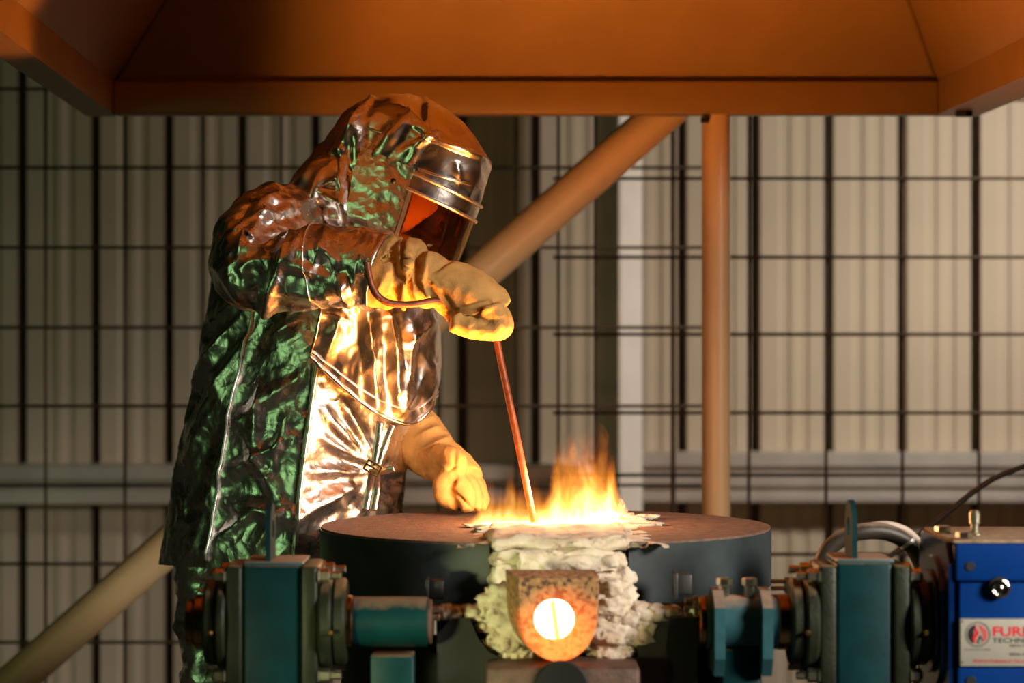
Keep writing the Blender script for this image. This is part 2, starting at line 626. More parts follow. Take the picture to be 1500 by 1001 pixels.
def struct(name, geo, mat, smooth=False):
    o = obj(name, geo, mat, smooth=smooth)
    o['kind'] = 'structure'
    return o


struct('floor', box(XL, XR, YF, WY + 0.2, -0.2, 0), M['concrete'])
struct('ceiling', box(XL, XR, YF, WY + 0.2, ZT, ZT + 0.1), M['shed'])
struct('wall_left', box(XL - 0.1, XL, YF, WY + 0.2, 0, ZT), M['shed'])
struct('wall_right', box(XR, XR + 0.1, YF, WY + 0.2, 0, ZT), M['shed'])
struct('wall_front', box(XL, XR, YF - 0.1, YF, 0, ZT), M['shed'])
wb = struct('wall_back', box(XL, XR, WY + 0.11, WY + 0.2, 0, ZT), M['cladding_back'])
PER = 107.5 / F * WY


def sheet_profile():
    s = 0.0220
    g = [(s, 0.105), (s + 0.001, 0.0), (0.105, 0.0), (0.112, 0.007), (0.150, 0.007), (0.157, 0.0), (0.190, 0.0), (0.197, 0.007), (0.235, 0.007), (0.242, 0.0), (PER - s - 0.001, 0.0), (PER - s, 0.105)]
    return g


pr = sheet_profile()
x0 = P(32, 0, WY)[0]
pts = [[(x0 + a, WY + b_, z) for a, b_ in pr] for z in (0.0, 2.0, 4.0, ZT)]
sheet = obj('cladding_sheet', grid(pts), M['cladding'], wb, smooth=False)
for i in range(-13, 26):
    if i == 0: continue
    if x0 + i * PER < XL or x0 + (i + 1) * PER > XR: continue
    share(sheet, (i * PER, 0, 0))


def girt(name, xa, xb, rows, Y):
    """C section rail: rows are pixel heights of its lips and grooves, with depth offsets"""
    prof = [(WY, rows[0][0])]
    ptsl = []
    for py, dy in rows:
        ptsl.append((Y + dy, P(0, py, Y)[2]))
    ring0 = [(xa, y, z) for y, z in ptsl] + [(xa, WY, ptsl[-1][1]), (xa, WY, ptsl[0][1])]
    ring1 = [(xb, y, z) for y, z in ptsl] + [(xb, WY, ptsl[-1][1]), (xb, WY, ptsl[0][1])]
    g = loft([ring0, ring1], True, True)
    return struct(name, g, M['galv'])


xcol = P(893, 0, WY - 0.3)[0]
girt('trim_1', xcol, XR, [(663, 0.03), (665, 0.0), (683, 0.0), (687, 0.03), (694, 0.03), (698, 0.0), (712, 0.0), (716, 0.025), (722, 0.025), (726, 0.0), (735, 0.0), (738, 0.03)], WY - 0.16)
girt('trim_2', XL, xcol, [(681, 0.03), (684, 0.0), (703, 0.0), (707, 0.06), (714, 0.06), (718, 0.0), (738, 0.0), (741, 0.03)], WY - 0.16)
# square column set corner-on between the two rails
cx, cy, cw = P(906, 0, 10.62)[0], 10.62, 0.105
ring = lambda z: [(cx - cw, cy, z), (cx - 0.004, cy - cw, z), (cx + 0.004, cy - cw, z), (cx + cw, cy, z), (cx, cy + cw, z)]
struct('trim_3', loft([ring(0), ring(ZT)], True, True), M['column'])

# ------------------------------------------------------------------ mesh panels
def mesh_panel(label, Y, verts_px, hors_px, x_ends, top_px):
    xa, xb = P(x_ends[0], 0, Y)[0], P(x_ends[1], 0, Y)[0]
    t = thing('mesh_panel', label, 'mesh panel', ((xa + xb) / 2, Y, 0), 'steel mesh fencing')
    zt = P(0, top_px, Y)[2]
    for q in verts_px:
        x = P(q, 0, Y)[0]
        obj('upright_wire', sweep([(x, Y, 0.0), (x, Y, zt)], 0.0065, 8, 2), M['wire'], t)
    for q in hors_px:
        z = P(0, q, Y)[2]
        obj('cross_wire', sweep([(xa, Y - 0.012, z), (xb, Y - 0.012, z)], 0.0065, 8, 2), M['wire'], t)
    return t


mesh_panel('rusty steel mesh panel behind the worker, reaching the left edge', 9.25,
           [-163, -48, 67, 183, 298, 412, 527, 642, 757, 872, 987], [16, 131, 246, 363, 480, 595, 711, 826, 941, 1056], (-200, 1030), -10)
mesh_panel('rusty steel mesh panel on the right, behind the vertical cream tube and gearbox', 9.12,
           [818, 873, 985, 1097, 1210, 1322, 1434, 1546, 1660], [32, 147, 262, 377, 490, 605, 696, 812, 927, 1042], (810, 1680), -10)

# ------------------------------------------------------------------ extraction canopy
YB, YFc = 8.0, 4.75
ct = thing('extraction_canopy', 'big beige sheet steel extraction canopy over the furnace, on tube legs', 'canopy', (0, 6.4, 0))
zb, zt_ = P(0, 167, YB)[2], P(0, 118, YB)[2]
SL = (615 - 750) / F


def rail(name, xo0, xi0):
    """side beam running towards the camera; xo, xi outer and inner x at the back corner"""
    V = []
    for Y in (YB + 0.09, YFc):
        d = SL * (Y - YB)
        V.append([(xo0 + d, Y, zb), (xi0 + d, Y, zb), (xi0 + d, Y, zt_ - 0.03), (xi0 + d, Y, zt_), (xo0 + d, Y, zt_)])
    return obj(name, loft(V, True, True), M['canopy'], ct, smooth=False)


xlo, xli = P(122, 0, YB)[0], P(165, 0, YB)[0]
xri, xro = P(1375, 0, YB)[0], P(1440, 0, YB)[0]
rail('side_beam', xlo, xli)
rail('side_beam', xro, xri)
obj('rear_beam', box(xli, xri, YB, YB + 0.09, zb, zt_, 0.008), M['canopy'], ct)
obj('front_beam', box(xli - SL * (YB - YFc) - 0.05, xri - SL * (YB - YFc) + 0.05, YFc - 0.09, YFc, zb, zt_, 0.008), M['canopy'], ct)
apex = np.array([0.34, 6.38, zt_ + 2.02])
bl = np.array([xli - 0.01, YB + 0.05, zt_ - 0.01]); br = np.array([xri + 0.01, YB + 0.05, zt_ - 0.01])
fl = np.array([xli - SL * (YB - YFc), YFc, zt_ - 0.01]); fr = np.array([xri - SL * (YB - YFc), YFc, zt_ - 0.01])


def slope(a, b_):
    k = 0.86
    a2, b2 = a + (apex - a) * k, b_ + (apex - b_) * k
    n = np.cross(b_ - a, apex - a); n /= np.linalg.norm(n)
    if n[2] < 0: n = -n
    g = prism([a, b_, b2, a2], n * 0.006)
    obj('slope_panel', g, M['canopy'], ct, smooth=False)
    # folded corner seam
    obj('corner_seam', sweep([a - n * 0.004, a2 - n * 0.004], 0.006, 8, 2), M['canopy'], ct)


slope(bl, br); slope(br, fr); slope(fr, fl); slope(fl, bl)
top = apex[2] - 0.30
obj('duct', lathe([(0, 0.26), (ZT - top, 0.26)], (0, 0, 1), (apex[0], apex[1], top), 32), M['canopy'], ct, auto=30)
# legs: the visible back tube, a matching one hidden behind the worker, two at the front outside the frame
xt = P(1049, 0, 8.05)[0]
leg = obj('tube_leg', lathe([(0, 0.0475), (zb, 0.0475)], (0, 0, 1), (xt, 8.05, 0), 32), M['tube'], ct, auto=30)
obj('bolt', lathe(rnd([(0, 0.02, 0.016)]), (0, 0, 1), (P(1033, 0, 7.99)[0], 8.0, zb - 0.03), 6), M['black'], ct, auto=30)
obj('bolt', lathe(rnd([(0, 0.02, 0.03)]), (0, 0, 1), (P(1412, 0, 7.9)[0], 7.9, zb - 0.018), 6), M['black'], ct, auto=30)
p0 = P(-40, 929 + 0.875 * 140, 8.40); p1 = P(1030, 929 - 0.875 * 930, 8.18)
dr = p1 - p0
p0 = p0 + dr * (-p0[2] / dr[2] + 0.005)
obj('diagonal_brace', sweep([p0, p1], 0.067, 32, 2), M['tube'], ct, auto=30)

# thin grey stay behind the gearbox
st = obj('stay_cable', sweep([P(1180, 905, 7.6), P(1262, 845, 7.6), P(1345, 785, 7.6), P(1430, 718, 7.6), P(1475, 693, 7.6), P(1530, 676, 7.6), P(1600, 668, 7.6)], 0.009, 10, 50), M['rubber'])
tag(st, 'thin grey hanging cable running down behind the blue gearbox', 'cable')

# ------------------------------------------------------------------ furnace
FX, FY, FR = 0.0875, 6.32, 0.588
ZTOP, ZBOT = 1.170, 1.022
fz = thing('tilting_furnace', 'round dark crucible furnace with a fibre packed front and glowing spout', 'furnace', (FX, FY, 0))
NL, NR = -0.0535, 0.279
HX, HY, HR = 0.078, 6.30, 0.188


def ring_slab(r, hr, z0, z1, ins=0.0):
    """C shaped slab: outer arc and inner mouth arc matched point by point, notch sides as end faces"""
    nl, nr = NL - ins, NR + ins
    aR = math.asin((nr - FX) / r); aL = math.asin((nl - FX) / r)
    n = 96
    outer = [(FX + r * math.cos(a), FY + r * math.sin(a)) for a in np.linspace(-math.pi / 2 + aR, 2 * math.pi - math.pi / 2 + aL, n)]
    inner = [(nr, HY - .02)] + [(HX + hr * math.cos(a), HY + hr * math.sin(a)) for a in np.linspace(-.02 * math.pi, 1.02 * math.pi, n - 2)] + [(nl, HY - .02)]
    V = [(x, y, z) for pts_, z in ((outer, z1), (inner, z1), (inner, z0), (outer, z0)) for x, y in pts_]
    Fc = []
    for k in range(4):
        a, b_ = k * n, ((k + 1) % 4) * n
        Fc += [[a + q, a + q + 1, b_ + q + 1, b_ + q] for q in range(n - 1)]
    Fc += [[0, n, 2 * n, 3 * n], [n - 1, 4 * n - 1, 3 * n - 1, 2 * n - 1]]
    return np.array(V), Fc


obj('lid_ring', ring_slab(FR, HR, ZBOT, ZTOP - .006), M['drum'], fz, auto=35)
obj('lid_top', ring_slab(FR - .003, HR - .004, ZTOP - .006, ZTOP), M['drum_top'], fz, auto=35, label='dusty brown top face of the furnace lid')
obj('furnace_shell', lathe(rnd([(0.0, ZBOT - 0.02, FR - 0.055)], 0.01), (0, 0, 1), (FX, FY, 0.0), 72), M['black'], fz, auto=35, label='sooty dark furnace body below the lid')
obj('crucible', lathe([(0, 0.12), (0.025, 0.165), (0.03, 0.165)], (0, 0, 1), (HX, HY, ZBOT - 0.036), 40), M['black'], fz, auto=35)
obj('molten_metal', lathe([(0, 0.158), (0.004, 0.158)], (0, 0, 1), (HX, HY, ZBOT - 0.002), 40), M['melt'], fz, label='glowing molten metal in the crucible')

# fibre filling the notch, in rough layers
def fibre_slab(x0, x1, y0, y1, z0, z1, seed, amp=0.02, nm='fibre_layer'):
    nx, ny, nz = 26, 14, 5
    bm = bmesh.new()
    bmesh.ops.create_cube(bm, size=2)
    bmesh.ops.subdivide_edges(bm, edges=bm.edges[:], cuts=25, use_grid_fill=True)
    v, f = bm_out(bm)
    c = np.array([(x0 + x1) / 2, (y0 + y1) / 2, (z0 + z1) / 2]); h = np.array([(x1 - x0) / 2, (y1 - y0) / 2, (z1 - z0) / 2])
    w = v / (np.linalg.norm(v, axis=1)[:, None]) * 1.25
    v = v * 0.72 + w * 0.28
    v = v * h + c
    out = []
    for p in v:
        q = Vector(p)
        rg = abs(noise.noise(q * 21 + Vector((seed, 0, seed))))
        d = noise.noise_vector(q * 13 + Vector((seed, seed, 0))) * amp * 0.8 + noise.noise_vector(q * 42 + Vector((0, seed, 0))) * amp * 0.38
        d = d + Vector((0, -1, 0)) * (min(rg, .3) - .15) * amp * 1.3
        out.append(np.array(p) + np.array(d))
    return obj(nm, (np.array(out), f), M['fibre'], fz)


yf = 5.70


def zp(py, Y=5.70): return P(0, py, Y)[2]


fibre_slab(NL - .004, NR + .004, yf + .03, 6.19, zp(812), zp(788, 5.72), 1.0, 0.014)
fibre_slab(NL, NR - .01, yf + .005, 6.0, zp(832), zp(808), 2.3)
fibre_slab(NL + .06, NR - .03, yf - .015, 5.95, zp(838), zp(812), 3.1)
fibre_slab(NL, NR, yf - .005, 5.95, zp(862), zp(829), 4.7)
fibre_slab(NL, NL + .16, yf - .005, 5.9, zp(905), zp(856), 5.2)
fibre_slab(NR - .12, NR + .005, yf - .01, 5.9, zp(880), zp(850), 6.5)
fibre_slab(NR - .13, NR + .01, yf - .01, 5.9, zp(915), zp(874), 7.5)
fibre_slab(NL + .02, NR - .05, yf + .02, 5.9, zp(960), zp(880), 8.5)

# fibre blanket spread over the lid around the mouth: a mound that dips at the mouth
nu, nv = 60, 40
pts = np.zeros((nv, nu, 3))
for i in range(nv):
    for j in range(nu):
        u, v_ = j / (nu - 1), i / (nv - 1)
        X = -0.13 + u * 0.50
        Y = 5.735 + v_ * 0.56
        edge = min(u, 1 - u) * 5
        edge = min(1, edge)
        d = math.hypot(X - HX, Y - HY)
        rim = math.exp(-((d - 0.215) / 0.06) ** 2)
        q = Vector((X * 22, Y * 22, 0))
        nz = noise.noise(q) * 0.006 + noise.noise(q * 2.7) * 0.004
        inn = NL - 0.0 < X < NR + 0.0
        z = ZTOP + (-0.006 + 0.012 * edge) + rim * 0.003 * edge + nz
        if inn: z += 0.004
        if not inn and (0.5 + 0.5 * noise.noise(Vector((X * 9, Y * 9, 3)))) < (0.62 - edge * 0.4): z = ZTOP - 0.01
        if d < 0.175: z = ZTOP - 0.03 + d * 0.1
        if v_ < 0.04 and inn: z -= 0.02
        pts[i, j] = (X + noise.noise(q * 0.9) * 0.01, Y, z)
gv, gf_ = grid(pts)
gf_ = [q for q in gf_ if min(math.hypot(gv[i][0] - HX, gv[i][1] - HY) for i in q) > 0.150]
obj('fibre_blanket', (gv, gf_), M['fibre'], fz)
# torn tufts of fibre standing on the lid at the right of the mouth
for i, (px, py, sx, sz) in enumerate([(905, 751, .035, .012), (925, 756, .045, .012), (945, 753, .030, .008), (912, 745, .012, .022), (893, 756, .04, .016), (935, 762, .05, .008), (700, 765, .03, .006), (712, 772, .03, .007)]):
    Y = (HC - ZTOP) * F / (py + 8 - 500.5)
    obj('fibre_tuft', lump(P(px, py + 8, Y) + np.array([0, 0, sz * .45]), (sx, .03, sz), 3.3 * i + 1, 0.7, 3), M['fibre'], fz)
# lumps around and below the spout
lumps = []
lr = np.random.default_rng(11)
for (x0_, y0_, x1_, y1_, w0, w1, n_) in ((650, 899, 735, 898, 11, 22, 9), (700, 915, 770, 968, 14, 18, 11), (735, 868, 745, 940, 26, 26, 7), (725, 925, 800, 985, 10, 10, 6),
                                        (985, 899, 905, 905, 10, 24, 9), (945, 918, 880, 970, 20, 20, 11), (903, 860, 895, 950, 22, 26, 7), (930, 945, 850, 985, 10, 12, 6)):
    for k in range(n_):
        t = (k + lr.uniform(.2, .8)) / n_
        w = (w0 + (w1 - w0) * t) / 630 * lr.uniform(.7, 1.15)
        lumps.append((x0_ + (x1_ - x0_) * t + lr.uniform(-6, 6), y0_ + (y1_ - y0_) * t + lr.uniform(-4, 4) * w0 / 12, w * lr.uniform(1.0, 1.7), w * lr.uniform(.65, 1.0)))
for i, (px, py, sx, sz) in enumerate(lumps):
    lo = obj('fibre_lump', lump(P(px, py, 5.60 + lr.uniform(-.02, .02)), (sx, .04, sz), 1.7 * i + 0.4, 0.34, 4), M['fibre'], fz)
# spout block: rounded block with the tap hole
def spout_outline(Y, k, off=(0, 0)):
    cx_, top_, half, bot_ = 818, 846, 60 * k, 970
    o = []
    for a in np.linspace(0, 1, 16): o.append((cx_ - half + 2 * half * a, top_))
    for a in np.linspace(0, 1, 12)[1:]: o.append((cx_ + half - 1.5 * a, top_ + 46 * a))
    for th in np.linspace(0, math.pi, 36)[1:-1]: o.append((cx_ + (half - 1.5) * math.cos(th), top_ + 46 + (bot_ - top_ - 46) * math.sin(th) ** 0.9))
    for a in np.linspace(1, 0, 12)[:-1]: o.append((cx_ - half + 1.5 * a, top_ + 46 * a))
    return np.array([P(x, y, Y) for x, y in o])


YS = 5.42
fo = spout_outline(YS, 1.0)
bo = spout_outline(YS, 1.0) * np.array([1, 0, 1]) + np.array([0, YS + 0.14, 0])
cc = fo.mean(axis=0)
bo = np.array([[cc[0] + (p[0] - cc[0]) * 1.12 - 0.016, p[1], cc[2] + (p[2] - cc[2]) * 1.02 + .002] for p in bo])
hc = P(812, 908, YS)
hr = 29.5 / F * YS
n = len(fo)
ang = [math.atan2(p[2] - hc[2], p[0] - hc[0]) for p in fo]
ho = np.array([[hc[0] + hr * math.cos(a), YS, hc[2] + hr * math.sin(a)] for a in ang])
fo_in = ho + (fo - ho) * 0.95
ho1 = ho + (fo - ho) * 0.06
hin = np.array([[hc[0] + (p[0] - hc[0]) * 0.97, YS + 0.08, hc[2] + (p[2] - hc[2]) * 0.97] for p in ho])
fo_b = fo + np.array([0, 0.008, 0])
rings = [hin, ho + np.array([0, 0.004, 0]), ho1]
rings += [ho1 + (fo_in - ho1) * a + np.array([0, 0.0, 0]) for a in (0.33, 0.66)]
rings += [fo_in, fo_b, bo]
obj('spout_block', loft(rings, False, True), M['spout'], fz, auto=40, label='speckled D shaped refractory spout block, glowing around its hole')
obj('tap_hole_glow', lathe([(0, hr * 0.985), (0.004, hr * 0.985)], (0, 1, 0), (hc[0], YS + 0.012, hc[2]), 40), M['hot'], fz, label='white hot tap hole')
a0, a1 = P(809, 881, YS + .008), P(817, 936, YS + .008)
obj('slag_bar', sweep([a0, a1], 0.0062, 10, 4), M['hot_bar'], fz, label='yellow bar across the white hot tap hole')
# cradle plates and tray under the spout
def plate(name, pxs, Y, d, mat):
    return obj(name, prism([P(x, y, Y) for x, y in pxs], (0, d, 0)), M[mat], fz, smooth=False)


plate('cradle_plate', [(640, 1030), (640, 930), (662, 906), (688, 906), (700, 935), (716, 955), (745, 973), (760, 990), (760, 1030)], 5.54, 0.03, 'black')
plate('cradle_plate', [(905, 1030), (905, 985), (935, 962), (933, 945), (945, 935), (950, 920), (962, 908), (985, 902), (1018, 902), (1018, 1030)], 5.56, 0.03, 'plate')
plate('cradle_plate', [(985, 1030), (975, 950), (980, 905), (1022, 905), (1022, 1030)], 5.50, 0.02, 'black')
obj('spout_tray', box(P(711, 0, 5.40)[0], P(938, 0, 5.40)[0], 5.40, 5.60, P(0, 1060, 5.4)[2], P(0, 978, 5.4)[2], 0.01), M['tray'], fz)
obj('tray_shadow_disc', lathe(rnd([(0, 0.012, 0.062)], .004), (0, -1, 0), (P(822, 0, 5.40)[0], 5.401, P(0, 1008, 5.40)[2]), 40), M['black'], fz, auto=35)  # black disc standing in for the curved shadow on the tray
# small clamps below the lid on each side
for px, py in ((640, 866), (1002, 857)):
    a = P(px, py, 5.66)
    obj('lid_clamp', join(box(a[0] - .017, a[0] + .017, 5.64, 5.70, a[2] - .02, a[2] + .026, .003), box(a[0] - .026, a[0] - .017, 5.62, 5.70, a[2] - .03, a[2] + .03, .002)), M['plate'] if px > 800 else M['black'], fz, auto=35)
# lid hold-down bolts by the right bearing
for px, py in ((1142, 852), (1142, 862)):
    obj('bolt', lathe(rnd([(0, .032, .006), (.032, .045, .012)], .002), (1, 0, 0), P(px - 13, py, 5.66), 6), M['zinc'], fz, auto=35)

TY, TZ = 5.5, P(0, 911, 5.5)[2]
S55 = F / 5.5


def tx(px): return (px - 750) / S55


def trunnion(name, prof, mats, parent, seg=48):
    """stepped shaft pieces around the tilting axis: (name, px0, px1, radius_px, material)"""
    for nm, a, b_, r, mt in prof:
        obj(nm, lathe(rnd([(0, tx(b_) - tx(a), r / S55)], .003), (1, 0, 0), (tx(a), TY, TZ), seg), M[mt], parent, auto=35)


trunnion('l', [('trunnion_collar', 496, 518, 39, 'shaft'), ('trunnion_tube', 517, 627, 36.5, 'teal'), ('end_flange', 625, 633, 33, 'tray')], M, fz)
obj('trunnion_arm', box(tx(544), tx(607), 5.46, 5.56, 0.0, P(0, 962, 5.46)[2], .004), M['teal'], fz)
for px, py, w in ((640, 893, 8), (641, 905, 7)):
    obj('bolt', lathe(rnd([(0, w / S55 * 1.6, .008)], .001), (1, 0, 0), P(px - 8, py, 5.5), 6), M['zinc'], fz, auto=35)
a = P(637, 930, 5.5)
obj('bolt', lathe(rnd([(0, .04, .0035)], .001), (0, 0, 1), a, 8), M['zinc'], fz, auto=35)
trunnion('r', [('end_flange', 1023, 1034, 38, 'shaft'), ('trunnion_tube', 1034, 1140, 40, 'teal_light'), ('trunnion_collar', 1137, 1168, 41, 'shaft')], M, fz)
obj('trunnion_arm', box(tx(1056), tx(1112), 5.46, 5.56, 0.0, P(0, 952, 5.46)[2], .004), M['teal'], fz)
for a_, b_ in ((1042, 1057), (1111, 1126)):
    # clip plate around the tube, tapered at both ends
    y0, y1 = 5.40, 5.60
    z = lambda py: P(0, py, 5.42)[2]
    outl = [(tx(a_), y0, z(890)), (tx(a_), y0, z(965)), (tx(a_), y0 + .03, z(992)), (tx(a_), y1, z(992)), (tx(a_), y1, z(890)), (tx(a_), y1 - .06, z(868)), (tx(a_), y0 + .06, z(868))]
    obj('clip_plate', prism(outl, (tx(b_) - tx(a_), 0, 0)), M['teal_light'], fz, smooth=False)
for px in (1061, 1098):
    b0 = P(px, 874, 5.48)
    bo_ = obj('clamp_bolt', lathe(rnd([(0, .024, .012), (.024, .042, .0175)], .002), (0, 0, 1), b0, 6, .4), M['zinc'], fz, auto=35)
for px, py in ((1012, 893), (1013, 903), (1013, 880)):
    obj('bolt', lathe(rnd([(0, .02, .008), (.02, .03, .012)], .001), (1, 0, 0), P(px - 10, py, 5.53), 6), M['zinc'], fz, auto=35)
obj('bolt', lathe(rnd([(0, .05, .006), (.05, .06, .012)], .001), (0, 0, 1), P(1016, 930, 5.53), 6), M['zinc'], fz, auto=35)

# ------------------------------------------------------------------ bearing pedestals
def pedestal(label, xa, xb, zpost, side):
    """xa..xb post pixels; side +1: furnace lies to the right, -1: to the left"""
    x0_, x1_ = (xa - 750) / F * 5.42, (xb - 750) / F * 5.42
    t = thing('bearing_pedestal', label, 'pedestal', ((x0_ + x1_) / 2, TY, 0), 'bearing pedestals of the furnace')
    obj('post', box(x0_, x1_, 5.42, 5.58, 0, zpost - .006, .010, 3), M['teal'], t, auto=40)
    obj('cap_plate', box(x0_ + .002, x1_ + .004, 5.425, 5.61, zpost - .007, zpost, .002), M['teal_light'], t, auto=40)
    xm = (x0_ + x1_) / 2 - .012 + (.0 if side > 0 else -.005)
    # lifting lug: plate across the post, rounded top, hole
    hw, ht, n_ = .062, .128, 22
    zc = zpost + ht - hw
    out_ = [(5.515 - hw, zpost)] + [(5.515 + hw * math.cos(a), zc + hw * math.sin(a)) for a in np.linspace(math.pi, 0, n_)] + [(5.515 + hw, zpost)]
    hl = [(5.515 + .024 * math.cos(a), zc + .024 * math.sin(a)) for a in np.linspace(math.pi * 1.25, -math.pi * .25, n_ + 2)]
    A = [np.array([(xm - .006, y, z) for y, z in out_]), np.array([(xm + .006, y, z) for y, z in out_]), np.array([(xm + .006, y, z) for y, z in hl]), np.array([(xm - .006, y, z) for y, z in hl])]
    g = loft([A[0], A[1], A[2], A[3], A[0]])
    obj('lifting_lug', g, M['teal_bare'], t, smooth=False)
    for sgn in (-1, 1):
        inner = (sgn == side)
        e = x1_ if sgn > 0 else x0_
        # square flange plate
        w = .038
        a, b_ = (e, e + w) if sgn > 0 else (e - w, e)
        obj('flange_plate', box(a, b_, 5.41, 5.60, TZ - .135, TZ + .135, .008, 3), M['casting'], t, auto=40)
        bx_ = e + sgn * w
        obj('bearing_housing', lathe(rnd([(0, .022, .112), (.022, .052, .098)] if not inner else [(0, .030, .112), (.030, .060, .100)], .006), (sgn, 0, 0), (bx_, TY, TZ), 48), M['casting'], t, auto=35)
        obj('grease_nipple', lathe(rnd([(0, .010, .006), (.010, .018, .0045)], .001), (0, -1, 0), (bx_ + sgn * .030, TY - .108, TZ - .012), 10), M['brass'], t, auto=35)
        if not inner and side > 0:
            obj('shaft_end', lathe(rnd([(0, .028, .062), (.028, .046, .052)], .003), (sgn, 0, 0), (bx_ + sgn * .05, TY, TZ), 40), M['shaft'], t, auto=35)
        for dz in (-.112, .112):
            for dy in (-.075, .075):
                b0 = (bx_ + sgn * 0.0, TY + dy, TZ + dz)
                pr_ = [(0, .004, .021), (.004, .026, .0165)] + ([(.026, .052, .0095)] if inner else [(.026, .030, .010)])
                obj('flange_bolt', lathe(rnd(pr_, .0015), (sgn, 0, 0), b0, 6 if True else 8, .5), M['zinc'], t, auto=35)
    return t


zpost = P(0, 822, 5.42)[2]
pedestal('dark teal square bearing pedestal left of the furnace, in front of the worker', 355, 441, zpost - .004, 1)
pr_t = pedestal('dark teal square bearing pedestal right of the furnace, beside the blue gearbox', 1225, 1308, zpost + .002, -1)

# ------------------------------------------------------------------ gearbox
GY = 5.34
gx = lambda px, Y=GY: (px - 750) / F * Y
gz = lambda py, Y=GY: P(0, py, Y)[2]
gb = thing('gearbox', 'blue gearbox with a maker plate at the right edge', 'gearbox', (1.25, GY + .2, 0))
XE = 1.50
obj('housing_top', box(gx(1399), XE, GY, GY + .40, gz(853), gz(797), .008, 3), M['blue'], gb, auto=40)
obj('housing_body', box(gx(1407), XE, GY + .012, GY + .39, gz(1080), gz(852), .004, 2), M['blue'], gb, auto=40)
obj('housing_base', box(gx(1403), XE, GY - .002, GY + .40, gz(1100), gz(978), .006, 2), M['blue'], gb, auto=40)
obj('gearbox_plinth', box(gx(1403) + .02, XE, GY + .02, GY + .38, 0, gz(1095), .005), M['black'], gb, auto=40)
obj('top_cover', box(gx(1397), XE, GY + .006, GY + .39, gz(797), gz(792), .003), M['blue_top'], gb, auto=40, label='dusty top cover of the gearbox')
# glossy dark end cover: chamfered plate on the left face
xl_ = gx(1399)
outl = [(xl_, GY + .05, gz(797)), (xl_, GY + .37, gz(797)), (xl_, GY + .40, gz(830)), (xl_, GY + .40, gz(1080)), (xl_, GY + .01, gz(1080)), (xl_, GY + .01, gz(830))]
obj('end_cover', prism(outl, (-.012, 0, 0)), M['blue_dark'], gb, smooth=False)
obj('end_flange', lathe(rnd([(0, .012, .150), (.012, .021, .118)], .003), (-1, 0, 0), (xl_ - .010, TY + .02, TZ), 56), M['blue_dark'], gb, auto=35)
for px, Yb_ in ((1412, GY + .03), (1381, GY + .20), (1530, GY + .03)):
    b0 = (gx(px, Yb_), Yb_, gz(792))
    obj('cover_bolt', lathe(rnd([(0, .003, .020), (.003, .017, .0185)], .0015), (0, 0, 1), b0, 6, .3), M['zinc'], gb, auto=35)
b0 = (gx(1428, GY + .14), GY + .14, gz(792))
obj('breather', lathe(rnd([(0, .006, .016), (.006, .026, .009), (.026, .036, .0125), (.036, .052, .013), (.052, .056, .011)], .001), (0, 0, 1), b0, 12), M['zinc'], gb, auto=35)
obj('mounting_hole', lathe(rnd([(0, .003, .0105)], .0008), (0, -1, 0), (gx(1421), GY, gz(830)), 24), M['black_print'], gb, auto=35)
obj('mounting_hole', lathe(rnd([(0, .003, .0115)], .0008), (0, -1, 0), (gx(1422), GY - .002, gz(998)), 24), M['black_print'], gb, auto=35)
sg = obj('sight_plug', lathe(rnd([(0, .006, .0245)], .001), (0, -1, 0), (gx(1464), GY, gz(861)), 32), M['black_print'], gb, auto=35)
obj('plug_face', lathe([(0, .0195), (.005, .0195), (.006, .017), (.004, .012), (.0045, .006), (.009, .005), (.010, .003)], (0, -1, 0), (gx(1464), GY - .005, gz(861)), 32), M['chrome'], sg, auto=35)

# maker plate with its print
YP = GY - .006
npl = obj('maker_plate', box(gx(1406), XE - .005, YP, GY + .012, gz(976), gz(907), .0015), M['alu'], gb, auto=40, label='satin metal maker plate with red and black print')
YT = YP - .0006
px2 = lambda x, y: np.array([gx(x, YT), YT, gz(y, YT)])


def text(name, body, x, y_base, cap_px, sx, mat, off=0.0):
    cu = bpy.data.curves.new('t', 'FONT')
    cu.body = body
    cu.size = 1.0
    cu.offset = off
    cu.resolution_u = 3
    o = bpy.data.objects.new('t', cu)
    C.objects.link(o)
    dg = bpy.context.evaluated_depsgraph_get()
    em = bpy.data.meshes.new_from_object(o.evaluated_get(dg))
    v = np.array([q.co[:] for q in em.vertices])
    f = [list(p.vertices) for p in em.polygons]
    bpy.data.objects.remove(o)
    k = cap_px / F * YT / 0.70
    base = px2(x, y_base)
    w = np.stack([base[0] + v[:, 0] * k * sx, np.full(len(v), YT), base[2] + v[:, 1] * k], 1)
    return obj(name, (w, f), M[mat], npl, smooth=False)


text('lettering', 'FURNACE', 1453, 932.0, 13.5, 1.28, 'red', .028)
text('lettering', 'TECHNOLOGIES', 1453.5, 942.0, 7.2, 1.38, 'black_print', .012)
text('lettering', 'PERTH WA', 1478.5, 948, 3.5, 1.2, 'black_print', .004)
text('lettering', 'SERIAL No', 1478.5, 960.8, 4.0, 1.05, 'black_print', .004)
text('lettering', 'WWW.FURNACE-TECHNOLOGIES', 1425, 971.6, 5.0, 1.02, 'red', .004)
text('lettering', 'PTL JET B SHVT. BASE', 1413.5, 953, 2.2, 1.25, 'black_print', .0)


def flat(name, pxs, mat):
    bm = bmesh.new()
    vs = [bm.verts.new(px2(x, y)) for x, y in pxs]
    f = bm.faces.new(vs)
    bmesh.ops.triangulate(bm, faces=[f])
    return obj(name, bm_out(bm), M[mat], npl, smooth=False)


